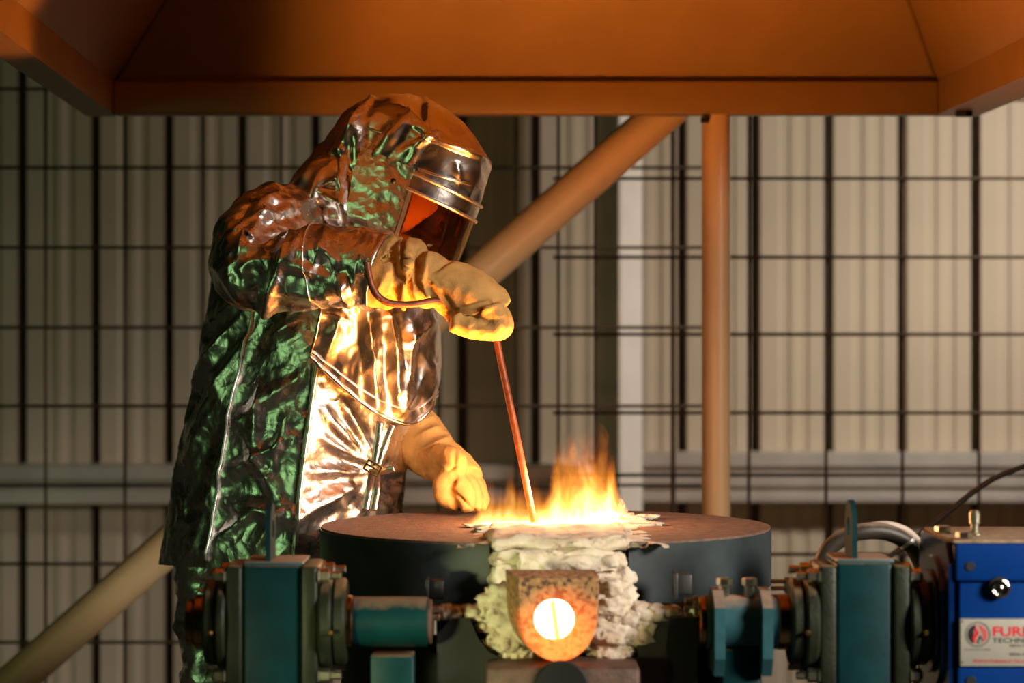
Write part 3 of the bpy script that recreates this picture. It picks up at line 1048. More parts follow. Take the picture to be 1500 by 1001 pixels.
lc = (1432, 929.8)
rg = [[px2(lc[0] + r * math.cos(a), lc[1] + r * math.sin(a)) for a in np.linspace(0, 2 * math.pi, 49)[:-1]] for r in (17.0, 18.2)]
obj('emblem_ring', loft(rg), M['black_print'], npl, smooth=False)
L = lambda x, y: (1390 + x / 9.02, 890 + y / 9.02)   # emblem points read off an enlarged view
blk = [L(355, 232), L(330, 320), L(300, 370), L(305, 420), L(322, 472)] + [(lc[0] + 14.6 * math.cos(a), lc[1] + 14.6 * math.sin(a)) for a in np.linspace(R(112), R(260), 16)]
flat('emblem_crescent', blk, 'black_print')
flat('emblem_flame', [L(358, 240), L(365, 280), L(392, 320), L(405, 352), L(370, 385), L(352, 430), L(358, 485), L(330, 460), L(308, 420), L(312, 370), L(335, 345), L(360, 365), L(368, 352), L(340, 318), L(342, 280)], 'red')
flat('emblem_core', [L(375, 480), L(372, 440), L(395, 390), L(418, 365), L(440, 410), L(440, 460), L(425, 500), L(432, 440), L(418, 400), L(398, 440), L(395, 495)], 'black_print')
for i in range(10):
    yy = 240 + i * 22
    xr = 300 + 0
    half = math.sqrt(max(0, 132 ** 2 - (yy - 358) ** 2))
    xa_ = 385 + min(60, i * 11) + (4 if i % 2 else 0)
    xb_ = 378 + half
    if xb_ - xa_ > 12:
        flat('emblem_brick', [L(xa_, yy), L(xb_, yy), L(xb_, yy + 15), L(xa_ + 4, yy + 15)], 'red')
for x, y in ((1409.7, 911), (1409.7, 970.5)):
    obj('plate_rivet', lathe([(0, .0018), (.0008, .0015)], (0, -1, 0), px2(x, y), 12), M['black_print'], npl)

# ------------------------------------------------------------------ hoses
h = obj('rubber_hose', sweep([P(1195, 850, 5.80), P(1212, 808, 5.80), P(1236, 788, 5.80), P(1265, 779, 5.80), P(1298, 780, 5.81), P(1327, 793, 5.82), P(1345, 815, 5.82), P(1356, 850, 5.82), P(1362, 900, 5.82), P(1364, 960, 5.82)], 0.0205, 18, 80), M['rubber'])
tag(h, 'dusty black rubber hose arching between right pedestal and gearbox', 'hose')
h2 = obj('pale_cable', sweep([P(1240, 781, 5.84), P(1270, 772, 5.83), P(1300, 769, 5.82), P(1328, 778, 5.82), P(1347, 797, 5.81), P(1360, 825, 5.79), P(1368, 870, 5.79)], 0.009, 12, 60), M['white_cable'])
tag(h2, 'thin pale cable lying along the top of the black hose', 'cable')
for k_, (px, py, dx, dy) in enumerate(((1330, 795, .6, .8), (1352, 848, .2, 1.0))):
    c_ = P(px, py, 5.82)
    d_ = np.array([dx, 0, -dy])
    obj('hose_clip', lathe(rnd([(-.005, .005, .0225)], .001), d_, c_, 20), M['galv'], h, auto=35)
h3 = obj('corrugated_conduit', sweep([P(1362, 850, 5.90), P(1362, 905, 5.89), P(1356, 955, 5.88), P(1343, 1010, 5.87), P(1330, 1060, 5.86), P(1322, 1105, 5.86)], 0.012, 12, 170, rib=(1.2, .12)), M['rubber'])
tag(h3, 'black corrugated conduit hanging between right pedestal and gearbox', 'conduit')

# ------------------------------------------------------------------ worker
DZ = 0.40   # deck the worker stands on
dk = thing('work_deck', 'low steel work deck under the worker beside the furnace', 'deck', (-0.75, 7.05, 0))
obj('deck_top', box(-1.55, -0.56, 6.45, 7.75, DZ - .04, DZ, .004), M['plate'], dk, auto=40)
for x in (-1.5, -0.62):
    for y in (6.5, 7.7):
        obj('deck_leg', box(x - .03, x + .03, y - .03, y + .03, 0, DZ - .04), M['plate'], dk, smooth=False)

WX, WYp = P(425, 0, 6.85)[0], 6.85
pe = thing('person', 'foundry worker in a crinkled silver heat suit leaning over the furnace with a rod', 'person', (WX, WYp, DZ))

# body: one continuous skinned figure inside the suit
sk = [P(430, 640, 6.87), P(425, 560, 6.87), P(425, 450, 6.86), P(440, 360, 6.86), P(500, 325, 6.84), P(545, 285, 6.82), P(575, 235, 6.80), P(588, 195, 6.79)]
nb = len(sk)
joints = list(sk)
rad = [(.15, .17), (.14, .16), (.15, .17), (.12, .12), (.06, .06), (.075, .075), (.098, .085), (.06, .06)]
edges = [(i, i + 1) for i in range(nb - 1)]


def chain(root, pts, rs):
    last = root
    for p, r in zip(pts, rs):
        joints.append(p); rad.append((r, r))
        edges.append((last, len(joints) - 1))
        last = len(joints) - 1


chain(3, [P(400, 345, 6.70), P(372, 412, 6.52), P(470, 402, 6.45), P(550, 396, 6.38)], (.075, .055, .048, .036))
chain(3, [P(480, 350, 7.02), P(520, 500, 7.08), P(570, 590, 6.98), P(605, 640, 6.88)], (.075, .055, .045, .034))
gz0 = DZ + .09
chain(0, [P(400, 690, 6.80), np.array([WX - .16, 6.87, DZ + .55]), np.array([WX - .19, 6.88, gz0]), np.array([WX - .06, 6.83, DZ + .05])], (.10, .068, .05, .04))
chain(0, [P(440, 690, 7.0), np.array([WX + .02, 7.05, DZ + .55]), np.array([WX - .02, 7.07, gz0]), np.array([WX + .12, 7.03, DZ + .05])], (.10, .068, .05, .04))
me = bpy.data.meshes.new('body')
me.from_pydata([(np.array(p) - np.array([WX, WYp, DZ])).tolist() for p in joints], edges, [])
bo = bpy.data.objects.new('body', me)
C.objects.link(bo)
bo.parent = pe
bm = bmesh.new(); bm.from_mesh(me)
sl = bm.verts.layers.skin.verify()
for v_, r_ in zip(bm.verts, rad):
    v_[sl].radius = r_
bm.verts.ensure_lookup_table()
bm.verts[0][sl].use_root = True
bm.to_mesh(me); bm.free()
bo.modifiers.new('skin', 'SKIN').use_smooth_shade = True
sd = bo.modifiers.new('sub', 'SUBSURF'); sd.levels = 2; sd.render_levels = 2
me.materials.append(M['cloth'])

# face behind the visor
YAW, TILT = R(-20), R(24)
hu = np.array([math.sin(TILT), 0, math.cos(TILT)])
hf = np.array([math.cos(TILT) * math.cos(YAW), math.sin(YAW), -math.sin(TILT) * math.cos(YAW)])
hf -= hu * np.dot(hf, hu); hf /= np.linalg.norm(hf)
hs = np.cross(hu, hf)            # side, away from the camera
HO = P(575, 300, 6.78)           # hood origin
HP = lambda s, t, w: HO + hf * s + hu * t + hs * w
hd = sphere((0, 0, 0), 1, 32)
fv = []
for p in hd[0]:
    s, w, t = p
    s2 = s * .098 * (1 - .12 * max(0, -t)) + (.012 * math.exp(-((w / .22) ** 2) - ((t + .05) / .22) ** 2) * 2.0 if s > 0.5 else 0)
    if s > .5:
        for ww in (-.38, .38):
            s2 -= .010 * math.exp(-(((w - ww) / .16) ** 2) - ((t - .12) / .10) ** 2)
        s2 += .006 * math.exp(-((w / .28) ** 2) - ((t + .42) / .07) ** 2) - .004 * math.exp(-((w / .3) ** 2) - ((t + .49) / .03) ** 2)
    fv.append(HP(s2 + .01, t * .125 + .04, w * .078 * (1 - .22 * max(0, -t))))
obj('head', (np.array(fv), hd[1]), M['skin'], pe)

# trousers and boots
for x, y, tx_ in ((-.195, 6.87, 'n'), (.0, 7.06, 'f')):
    k0 = P(314 if tx_ == 'n' else 400, 760, y)
    g = sweep([k0, k0 * .5 + np.array([WX + x, y, DZ + .35]) * .5, np.array([WX + x, y, DZ + .16])], [.108, .115, .115], 40, 70, caps=False)
    g = crumple(g, [(7, .020, True, (1, 1, 1)), (18, .008, True, (1, 1, 1.2)), (40, .003, False, (1, 1, 1))], 3.0 + y)
    obj('trouser_leg', g, M['foil'], pe)
    bxx = WX + x
    obj('boot', join(sweep([(bxx - .03, y, DZ + .25), (bxx - .02, y, DZ + .12), (bxx + .04, y - .01, DZ + .06), (bxx + .17, y - .03, DZ + .045), (bxx + .21, y - .035, DZ + .04)], [.062, .060, .058, .044, .02], 20, 30), box(bxx - .09, bxx + .22, y - .065, y + .035, DZ, DZ + .025, .008)), M['boot'], pe)

# coat: sections whose near side has corners at the two seams
rows = [  # py, back, seam1, seam2, front (pixels)
    (280, 402, 415, 440, 478), (292, 368, 400, 462, 520), (312, 345, 392, 478, 560), (345, 328, 386, 486, 590), (400, 316, 380, 480, 606), (480, 303, 366, 468, 622), (540, 289, 352, 460, 628),
    (620, 271, 336, 449, 612), (680, 261, 326, 441, 594), (750, 250, 314, 433, 587), (832, 236, 303, 427, 582)]


def coat_ring(py, xb, x1, x2, xf):
    k = min(1, max(0, (py - 270) / 130))
    d = .07 + .17 * k + .03 * max(0, (py - 480) / 350)
    yb, y1, y2, yfr = 6.87, 6.85 - d * .62, 6.85 - d * 1.02, 6.84
    pts = [P(xb, py - 4, yb), P(x1, py, y1), P(x2, py + 1, y2), P(xf, py, yfr), P(xf - 40 * k, py, 6.85 + d * .85), P((xb + xf) / 2, py, 6.86 + d * 1.15), P(xb + 34 * k, py - 4, 6.86 + d * .9)]
    pts = np.array(pts)
    n = len(pts)
    out = []
    # straight runs, slightly bulged, corners eased
    for i in range(n):
        a, b_ = pts[i], pts[(i + 1) % n]
        pa, pb = pts[i - 1], pts[(i + 2) % n]
        m_ = 36 if i < 3 else 20
        for t in np.linspace(0, 1, m_, endpoint=False):
            lin = a * (1 - t) + b_ * t
            cr = 0.5 * ((2 * a) + (-pa + b_) * t + (2 * pa - 5 * a + 4 * b_ - pb) * t * t + (-pa + 3 * a - 3 * b_ + pb) * t ** 3)
            out.append(lin * .62 + cr * .38)
    return np.array(out)


keys = np.array(rows, float)
dense = []
for s in np.linspace(0, len(rows) - 1, 190):
    i = min(int(s), len(rows) - 2)
    dense.append(catmull(keys, 190)[len(dense)] if False else None)
dk_ = catmull(keys, 190)
coat_rings = [coat_ring(*q) for q in dk_]
# top opening closed under the hood
coat_geo = loft(coat_rings, True, False)
S1, S2 = 36, 72
wgt = np.ones(len(coat_geo[0]))
coat_rid = [
    # gathers running to the buckle
    ((470, 600), (540, 682), .020, .030), ((500, 590), (546, 678), .022, .026), ((455, 690), (538, 690), .018, .035), ((440, 755), (536, 700), .026, .05), ((470, 640), (538, 684), .014, .025),
    ((570, 625), (552, 680), .016, .02), ((520, 755), (542, 700), .02, .03), ((585, 690), (556, 690), .012, .02),
    # green side panel: slack folds
    ((345, 620), (440, 555), .014, .045), ((330, 700), (430, 640), .016, .04), ((330, 735), (428, 760), .014, .05), ((360, 640), (410, 735), .014, .04), ((385, 560), (375, 650), .014, .035), ((320, 790), (380, 745), .012, .03),
    ((380, 800), (420, 740), .014, .04), ((390, 500), (440, 470), .016, .04), ((420, 620), (395, 700), .012, .03),
    # long drags on the dark back panel
    ((362, 455), (285, 560), .024, .04), ((360, 500), (282, 640), .020, .04), ((345, 560), (268, 690), .012, .04), ((300, 600), (262, 800), .010, .05), ((330, 640), (285, 810), .012, .05), ((365, 430), (310, 480), .02, .04)]
coat_geo = crumple(coat_geo, [(4.2, .010, True, (1, 1, .7)), (9, .0055, True, (1, 1, .8)), (20, .0026, True, (1, 1, 1)), (44, .0013, True, (1, 1, 1))], 1.3, [(a, b_, m_ * 1.25, w_ * .85) for a, b_, m_, w_ in coat_rid])
ct_o = obj('coat', coat_geo, M['foil'], pe)
cv = coat_geo[0].reshape(190, -1, 3)
i0 = 55
for sI, nm in ((S1, 'seam'), (S2, 'seam')):
    path = cv[i0:, sI] + (np.array([0, -.004, 0]) if sI == S1 else np.array([.005, -.005, 0]))
    obj('seam_piping', sweep(path[::3], .0052 if sI == S1 else .0068, 10, 150), M['piping'], pe, label='bright piping along the coat seam')

# shoulder and upper arm + forearm of the near sleeve
slv_path = [P(430, 322, 6.74), P(398, 338, 6.66), P(372, 372, 6.57), P(374, 402, 6.50), P(425, 396, 6.45), P(485, 388, 6.41), P(532, 392, 6.38), P(556, 399, 6.37)]
sl_geo = sweep(slv_path, [.100, .118, .112, .104,   .108, .106, .103, .104], 120, 190, caps=False, flat=(1.0, .9))
sl_rid = [((385, 300), (450, 300), .02, .03), ((345, 385), (395, 300), .026, .03), ((335, 350), (400, 290), .018, .02), ((395, 452), (430, 330), .020, .035), ((400, 420), (520, 425), .030, .035), ((420, 385), (505, 412), .014, .022),
          ((450, 335), (425, 380), .012, .02), ((480, 340), (455, 400), .012, .022), ((385, 455), (402, 410), .030, .03), ((430, 447), (512, 440), .020, .02), ((505, 405), (515, 440), .022, .018), ((470, 360), (500, 390), .010, .02), ((355, 330), (430, 310), .016, .02)]
sl_geo = crumple(sl_geo, [(5.5, .014, True, (1, 1, 1)), (12, .009, True, (1, 1, 1)), (27, .0034, True, (1, 1, 1)), (55, .0012, True, (1, 1, 1))], 8.1, sl_rid)
sl_o = obj('sleeve', sl_geo, M['foil'], pe)
# cuff hem
cuff = sl_geo[0].reshape(190, 120, 3)[-1]
obj('cuff_hem', loft([cuff + (cuff - cuff.mean(0)) * .02, cuff + (cuff - cuff.mean(0)) * .035 + np.array([.006, 0, -.003]), cuff * 1.0 + np.array([.010, 0, -.005]), cuff + (cuff - cuff.mean(0)) * -.06 + np.array([.0, 0, 0])]), M['foil'], sl_o)
seam_i = sl_geo[0].reshape(190, 120, 3)[128]
# stitched seam round the forearm
ringp = np.vstack([seam_i, seam_i[:1]]) * 1.0
cm = seam_i.mean(0)
obj('sleeve_seam', sweep((cm + (ringp - cm) * 1.012)[::3], .0028, 6, 120), M['piping'], sl_o)
fs = sweep([P(480, 345, 7.0), P(515, 470, 7.10), P(545, 560, 7.06), P(590, 625, 6.95), P(606, 645, 6.91)], [.11, .105, .10, .085, .08], 60, 90, caps=False)
fs = crumple(fs, [(7, .018, True, (1, 1, 1)), (20, .007, True, (1, 1, 1))], 4.4)
obj('sleeve', fs, M['foil'], pe)

# hood: sections across its tilted axis
prof = [(-150, -62, 66), (-110, -84, 96), (-75, -96, 112), (-30, -112, 116), (10, -126, 114), (45, -134, 112), (90, -125, 109), (108, -113, 106), (120, -104, 92), (138, -86, 62), (150, -68, 36), (159, -48, 12), (165, -30, -6)]
pk = catmull(np.array(prof, float), 130) / 522.0
NH = 150
hr_ = []
for t, a, b_ in pk:
    c_ = (a + b_) / 2; ra = (b_ - a) / 2
    tw = t * 522
    rb = .165 * min(1, max(.05, (ra / .205))) if tw > 95 else .165 * (0.86 if tw < -60 else 1)
    rg_ = []
    for k in range(NH):
        th = 2 * math.pi * k / NH
        ex = 2 / 2.5
        cs, sn = math.cos(th), math.sin(th)
        rg_.append(HP(c_ + ra * math.copysign(abs(cs) ** ex, cs), t, rb * math.copysign(abs(sn) ** ex, sn)))
    hr_.append(rg_)
hood_geo = loft(hr_, False, True)
hd_rid = [((545, 142), (502, 222), .018, .020), ((502, 222), (508, 330), .022, .025), ((470, 285), (500, 262), .020, .02), ((500, 300), (470, 280), .022, .03), ((585, 160), (625, 195), .013, .016), ((625, 195), (625, 140), .012, .016), ((560, 225), (600, 170), .010, .03),
          ((540, 240), (590, 180), .012, .035), ((590, 225), (640, 195), .012, .02), ((625, 200), (710, 236), .010, .012), ((600, 240), (625, 200), .010, .015), ((520, 240), (530, 160), .014, .03), ((668, 240), (672, 270), .006, .012), ((640, 160), (690, 215), .008, .03)]
hv = np.array(hr_).reshape(-1, 3)
hood_geo = crumple(hood_geo, [(4.5, .012, True, (1, 1, 1)), (11, .005, True, (1, 1, 1)), (30, .0008, False, (1, 1, 1))], 5.7, [(a, b_, m_ * 1.7, w_ * .8) for a, b_, m_, w_ in hd_rid])
# flatten the creases where the visor frame lies
hgv = hood_geo[0].reshape(130, NH, 3)
tt = np.array([q[0] * 522 for q in pk])
# visor opening: skip the faces behind the visor glass
th_all = np.arange(NH) * 2 * math.pi / NH
faces = []
for i in range(129):
    for k in range(NH):
        th = th_all[k]; th = th - 2 * math.pi if th > math.pi else th
        if -92 < tt[i] < 24 and abs(th) < 1.12: continue
        k2 = (k + 1) % NH
        faces.append([i * NH + k, i * NH + k2, (i + 1) * NH + k2, (i + 1) * NH + k])
faces.append([129 * NH + k for k in range(NH)])
hood = obj('hood', (hood_geo[0], faces), M['foil_hood'], pe)


def on_hood(t, th, out=0.0):
    """point of the smooth (uncrumpled) hood at axis height t px and angle th, pushed outwards"""
    j = np.interp(t, tt, np.arange(130))
    q = pk[int(round(j))]
    c_ = (q[1] + q[2]) / 2; ra = (q[2] - q[1]) / 2 + out
    tw = t
    rb = .165 * (0.86 + .14 * np.clip((t + 60) / 20, 0, 1)) + out
    cs, sn = math.cos(th), math.sin(th)
    ex = 2 / 2.5
    return HP(c_ + ra * math.copysign(abs(cs) ** ex, cs), t / 522, rb * math.copysign(abs(sn) ** ex, sn))


def hood_patch(t0, t1, a0, a1, out, nt=24, na=48, bulge=0.0):
    return np.array([[on_hood(t, a, out + bulge * math.sin(math.pi * (t - t0) / (t1 - t0))) for a in np.linspace(a0, a1, na)] for t in np.linspace(t0, t1, nt)])


vis = hood_patch(-96, 26, -1.14, 1.14, .012)
obj('visor', grid(vis), M['visor'], hood, label='curved gold coated visor window')
# two stitched bands above the glass and frame edges
for t0, t1 in ((24, 29), (47, 52)):
    b_ = hood_patch(t0, t1, -1.20, 1.20, .017, 6, 60, .004)
    obj('visor_band', grid(b_), M['piping'], hood)
mid = hood_patch(28, 48, -1.20, 1.20, .013, 8, 60)
obj('brow_strip', grid(mid), M['foil_hood'], hood)
for a0, a1 in ((-1.17, -1.12), (1.12, 1.17)):
    obj('visor_frame', grid(hood_patch(-96, 28, a0, a1, .015, 20, 4, .002)), M['piping'], hood)
# side flap with rivet
for sgn in (-1, 1):
    fl_ = hood_patch(-88, 56, sgn * 1.18, sgn * 1.72, .014, 40, 24)
    g = crumple(grid(fl_), [(12, .004, True, (1, 1, 1)), (30, .0025, True, (1, 1, 1))], 2.2 + sgn)
    obj('side_flap', g, M['foil'], hood)
    rp_ = on_hood(28, sgn * 1.36, .016)
    obj('rivet', lathe([(-.004, .0075), (.004, .0075), (.007, .004)], -hs * 1.0 if sgn < 0 else hs, rp_, 14), M['black'], hood)
# raised seams over the crown
def seam_on(pts, r=.004):
    path = []
    for t, th in pts: path.append(on_hood(t, th, .006))
    obj('hood_seam', sweep(path, r, 8, 60), M['foil_hood'], hood)


seam_on([(58, -1.15), (62, -.8), (68, -.4), (72, 0), (68, .4), (62, .8)])
seam_on([(108, -.1), (106, -.55), (104, -.95), (100, -1.25), (86, -1.6), (84, -1.9)])

# back of the hood draping on the shoulders
bl_ = sphere((0, 0, 0), 1, 90)
blv = bl_[0] * np.array([.095, .19, .165]) @ np.array([[.82, 0, -.57], [0, 1, 0], [.57, 0, .82]]) + P(484, 276, 6.86)
obj('hood_drape', crumple((blv, bl_[1]), [(6, .014, True, (1, 1, 1)), (14, .006, True, (1, 1, 1))], 3.9, [((430, 290), (480, 215), .016, .02), ((450, 320), (470, 250), .014, .02)]), M['foil_hood'], pe)

# cape of the hood hanging on the chest
topc = [P(478, 400, 6.44), P(520, 410, 6.48), P(570, 420, 6.54), P(612, 425, 6.63), P(641, 430, 6.76), P(636, 420, 6.94), P(600, 410, 7.06)]
midc = [P(468, 465, 6.47), P(512, 480, 6.51), P(560, 495, 6.57), P(606, 505, 6.66), P(641, 510, 6.76), P(638, 505, 6.94), P(600, 480, 7.08)]
lowc = [P(454, 520, 6.53), P(502, 566, 6.57), P(552, 604, 6.62), P(602, 621, 6.69), P(632, 590, 6.76), P(634, 570, 6.94), P(600, 540, 7.08)]
T_, Md, Lw = catmull(topc, 150), catmull(midc, 150), catmull(lowc, 150)
cp = []
for s in np.linspace(0, 1, 90):
    cp.append(0.5 * ((2 - 6 * s + 4 * s * s) * T_ + (8 * s - 8 * s * s) * Md + (-2 * s + 4 * s * s) * Lw))
cp_rid = [((500, 450), (475, 530), .012, .03), ((535, 455), (550, 595), .020, .03), ((570, 460), (578, 590), .026, .025), ((600, 470), (585, 600), .022, .03), ((640, 470), (590, 500), .014, .025), ((625, 540), (580, 610), .014, .03), ((560, 500), (520, 560), .008, .03)]
cpg = crumple(grid(cp), [(5.5, .010, True, (1, 1, .7)), (13, .0045, True, (1, 1, 1)), (32, .0014, True, (1, 1, 1))], 9.2, cp_rid)
cape = obj('hood_cape', cpg, M['foil_hood'], pe, label='bright cape of the hood hanging over the chest')
ce = cpg[0].reshape(90, 150, 3)
obj('cape_hem', sweep(ce[-1][::4] + np.array([0, -.003, 0]), .0055, 8, 150), M['foil_hood'], cape)
obj('cape_hem', sweep(ce[-8][::4] + np.array([0, -.003, 0]), .0022, 6, 150), M['piping'], cape)
obj('cape_hem', sweep(ce[20:, 0][::5] + np.array([0, -.003, 0]), .004, 8, 60), M['foil_hood'], cape)

# straps and buckle at the waist
bk = P(546, 686, 6.60)
for pts_, r_ in (([(557, 618), (552, 655), (548, 684)], .006), ([(575, 622), (562, 655), (553, 684)], .005), ([(546, 688), (541, 715), (535, 748)], .0065), ([(551, 690), (552, 712), (547, 749)], .0065), ([(551, 690), (564, 690), (577, 686)], .006)):
    obj('strap', sweep([P(x, y, 6.615 - .006 * i_ + (.03 if y > 700 else 0)) for i_, (x, y) in enumerate(pts_)], r_, 10, 24, flat=(1.6, .6)), M['foil'], pe)
ux = np.array([.87, 0, -.5]); uz = np.array([.5, 0, .87])
for d0, e0 in ((-1, 0), (1, 0), (0, 1), (0, -1), (0, .1)):
    c_ = bk + ux * d0 * .021 + uz * e0 * .014
    half = (ux * .003, np.array([0, .004, 0]), uz * .016) if d0 else (ux * .022, np.array([0, .004, 0]), uz * .0028)
    obj('buckle_bar', obox(c_, *half, .001), M['brass'], pe, auto=40)

# ---- gloves
def glove(parts, voxel, wr, seed, fold=()):
    g = remesh(join(*parts), voxel, 5)
    return crumple(g, wr, seed, fold)


Yh = 6.34
gp = [sweep([P(538, 398, 6.385), P(562, 399, 6.37), P(574, 400, 6.37), P(587, 402, 6.36), P(601, 403, 6.36), P(614, 407, 6.355), P(628, 410, 6.35), P(645, 413, 6.345)], [.088, .092, .098, .080, .098, .070, .076, .066], 28, 60),
      sweep([P(630, 410, Yh), P(662, 420, Yh), P(695, 436, Yh), P(718, 450, Yh), P(729, 461, Yh)], [.060, .074, .076, .066, .050], 28, 30, flat=(.95, 1.0))]
for k, (dy, ext) in enumerate(((-.052, -10), (-.015, -6), (.024, -5), (.06, -8))):
    gp.append(sweep([P(712, 452, Yh + dy), P(735 + ext, 464, Yh + dy), P(739 + ext, 482, Yh + dy), P(718, 484, Yh + dy), P(690, 480, Yh + dy), P(662, 474 - k, Yh + dy)], [.036, .033, .029, .028, .027, .022], 14, 26))
gp.append(sweep([P(640, 425, Yh + .04), P(662, 452, Yh + .075), P(690, 468, Yh + .085), P(712, 474, Yh + .07)], [.036, .032, .028, .022], 14, 22))
gf = [((585, 352), (590, 400), .022, .012), ((600, 350), (596, 410), .020, .012), ((615, 368), (612, 400), -.018, .012), ((628, 372), (620, 410), .016, .012), ((602, 400), (612, 440), .014, .010), ((590, 402), (600, 440), -.012, .010), ((618, 405), (626, 440), .012, .009), ((632, 410), (650, 432), .010, .010),
      ((640, 420), (662, 448), -.012, .012), ((645, 462), (740, 436), -.014, .014), ((650, 470), (738, 445), .010, .014), ((690, 480), (735, 468), -.006, .01), ((565, 400), (550, 440), .012, .02), ((575, 420), (585, 450), -.010, .012), ((664, 378), (632, 400), -.010, .012)]
gg = glove(gp, .0045, [(9, .006, False, (1, 1, 1)), (26, .0028, True, (1, 1, 1))], 2.0, gf)
g1 = obj('glove', gg, M['leather'], pe, label='tan leather gauntlet gripping the rod')

Yl = 6.70
gp = [sweep([P(588, 618, 6.96), P(608, 640, 6.90), P(632, 664, 6.83), P(652, 682, 6.77)], [.085, .086, .074, .060], 28, 30),
      sweep([P(640, 668, 6.80), P(664, 688, 6.74), P(682, 708, 6.70)], [.062, .062, .056], 26, 24)]
for k, (dx, dy) in enumerate(((-16, -.045), (-4, -.01), (6, .03), (8, .065))):
    gp.append(sweep([P(676 + dx * .6, 702 - k * 2, Yl + dy), P(690 + dx * .7, 718 - k * 2, Yl + dy - .01), P(697 + dx * .8, 735 - k, Yl + dy - .02), P(697 + dx * .7, 749 - k * 2, Yl + dy - .03)], [.031, .030, .027, .018], 14, 20))
gp.append(sweep([P(645, 668, 6.74), P(662, 672, 6.68), P(668, 684, 6.655), P(652, 692, 6.65)], [.036, .034, .030, .022], 14, 22))
gp.append(sweep([P(670, 690, 6.68), P(658, 700, 6.655), P(648, 712, 6.65), P(650, 728, 6.66), P(672, 738, 6.66)], [.030, .028, .026, .024, .02], 14, 22))
gf = [((655, 690), (668, 684), -.014, .008), ((660, 715), (668, 700), -.018, .012), ((662, 720), (695, 748), -.012, .008), ((668, 655), (664, 690), -.008, .012), ((612, 640), (645, 625), .008, .014), ((620, 660), (662, 640), .008, .014), ((605, 625), (632, 612), .008, .012)]
gg = glove(gp, .0045, [(9, .005, False, (1, 1, 1)), (26, .0025, True, (1, 1, 1))], 6.0, gf)
g2 = obj('glove', gg, M['leather'], pe, label='tan leather gauntlet resting beside the flames')

# ------------------------------------------------------------------ stirring rod
rd = [P(537, 384, 6.228), P(540, 402, 6.226), P(546, 422, 6.226), P(557, 437, 6.23), P(575, 445, 6.24), P(605, 446, 6.258), P(640, 441, 6.29), P(680, 446, 6.34), P(712, 462, 6.35), P(724, 485, 6.35), P(735, 535, 6.345), P(760, 655, 6.32), P(784, 775, 6.29)]
ro = obj('stirring_rod', sweep(rd, .0092, 14, 160), M['rod'])
tag(ro, 'rusty bent steel rod held in the glove and dipped into the flames', 'rod')


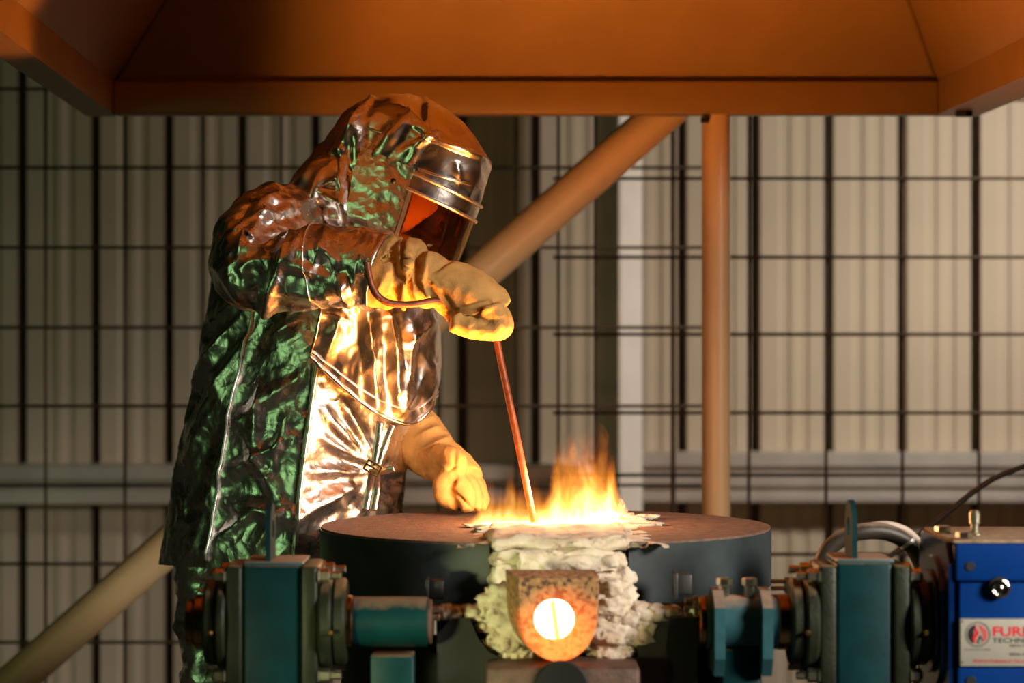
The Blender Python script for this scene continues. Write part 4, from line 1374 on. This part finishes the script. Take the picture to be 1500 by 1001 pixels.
# ------------------------------------------------------------------ flames (glowing gas above the melt)
def flame_mat(name, humps, k, seed):
    """emission only volume: tongue heights along x as gaussians, torn by stretched noise"""
    m, nt, b = newmat(name)
    nt.nodes.remove(b)
    L_ = nt.links.new
    geo = N(nt, 'ShaderNodeTexCoord')
    sp = N(nt, 'ShaderNodeSeparateXYZ')
    L_(geo.outputs['Object'], sp.inputs[0])
    # turbulent shift
    mp = N(nt, 'ShaderNodeMapping')
    mp.inputs['Scale'].default_value = (1.0, 1.0, 0.38)
    mp.inputs['Location'].default_value = (seed, 0, 0)
    L_(geo.outputs['Object'], mp.inputs['Vector'])
    nz = N(nt, 'ShaderNodeTexNoise', i_Scale=24.0, i_Detail=4.0, i_Roughness=0.62, i_Distortion=0.9)
    L_(mp.outputs[0], nz.inputs['Vector'])
    total = None

    def mth(op, a, b_=None, c=None):
        n_ = N(nt, 'ShaderNodeMath', operation=op)
        for i, q in enumerate((a, b_, c)):
            if q is None: continue
            if isinstance(q, (int, float)): n_.inputs[i].default_value = q
            else: L_(q, n_.inputs[i])
        return n_.outputs[0]
    for cx_, sx_, cy_, sy_, hh in humps:
        ex = mth('POWER', mth('ABSOLUTE', mth('DIVIDE', mth('SUBTRACT', sp.outputs['X'], cx_), sx_)), 2.6)
        ey = mth('POWER', mth('ABSOLUTE', mth('DIVIDE', mth('SUBTRACT', sp.outputs['Y'], cy_), sy_)), 2.0)
        g = mth('MULTIPLY', mth('EXPONENT', mth('MULTIPLY', mth('ADD', ex, ey), -1.0)), hh)
        total = g if total is None else mth('MAXIMUM', total, g)
    # q = 1 - z/height + noise
    rel = mth('DIVIDE', sp.outputs['Z'], mth('ADD', total, 0.004))
    n01 = mth('MULTIPLY_ADD', nz.outputs['Fac'], 2.0, -1.0)
    q = mth('ADD', mth('SUBTRACT', 1.0, rel), mth('MULTIPLY', n01, 0.95))
    r1 = ramp(nt, q, [(0.02, (0, 0, 0)), (0.14, (0.75, 0.10, 0.008)), (0.42, (1.0, 0.30, 0.022)), (0.72, (1.0, 0.52, 0.10)), (1.0, (1.0, 0.72, 0.32))])
    s1 = N(nt, 'ShaderNodeMapRange')
    L_(q, s1.inputs[0])
    s1.inputs[1].default_value = 0.05; s1.inputs[2].default_value = 1.0
    s1.inputs[3].default_value = 0.0; s1.inputs[4].default_value = 1.0
    st_ = mth('MULTIPLY', mth('POWER', s1.outputs[0], 1.25), k)
    em = N(nt, 'ShaderNodeEmission')
    L_(r1.outputs[0], em.inputs['Color'])
    L_(st_, em.inputs['Strength'])
    L_(em.outputs[0], nt.nodes['Material Output'].inputs['Volume'])
    m.cycles.volume_step_rate = 0.5
    return m


def dome(c, sx, sy, h):
    v, f = sphere((0, 0, 0), 1, 24)
    v = v.copy()
    v[:, 2] = np.where(v[:, 2] > 0, v[:, 2], v[:, 2] * 0.12)
    v = v * np.array([sx, sy, h])
    return v + np.array(c), f


def flame(name, label, c, sx, sy, h, humps, k, seed):
    o = obj(name, dome((0, 0, 0), sx, sy, h), flame_mat(name + '_gas', humps, k, seed))
    o.data.transform(Matrix.Translation(Vector(ORIGIN[o.name])))
    o.location = c
    return tag(o, label, 'fire', 'flames over the crucible')


fc = P(854, 762, 6.36)
flame('flame', 'tall bright flame with a white core at the right of the crucible mouth', (fc[0], 6.32, ZTOP - .012), .125, .10, .30,
      [(.0, .098, 0, .085, .26), (-.06, .035, 0, .06, .25), (.055, .04, 0, .07, .285)], 33.0, 0.0)
fc = P(752, 762, 6.34)
flame('flame', 'low ragged orange flame between the left glove and the rod', (fc[0], 6.34, ZTOP - .012), .125, .095, .24,
      [(-.0, .10, 0, .09, .105), (-.07, .03, 0, .06, .15), (-.01, .025, 0, .06, .16), (.06, .05, 0, .07, .12)], 23.0, 3.7)
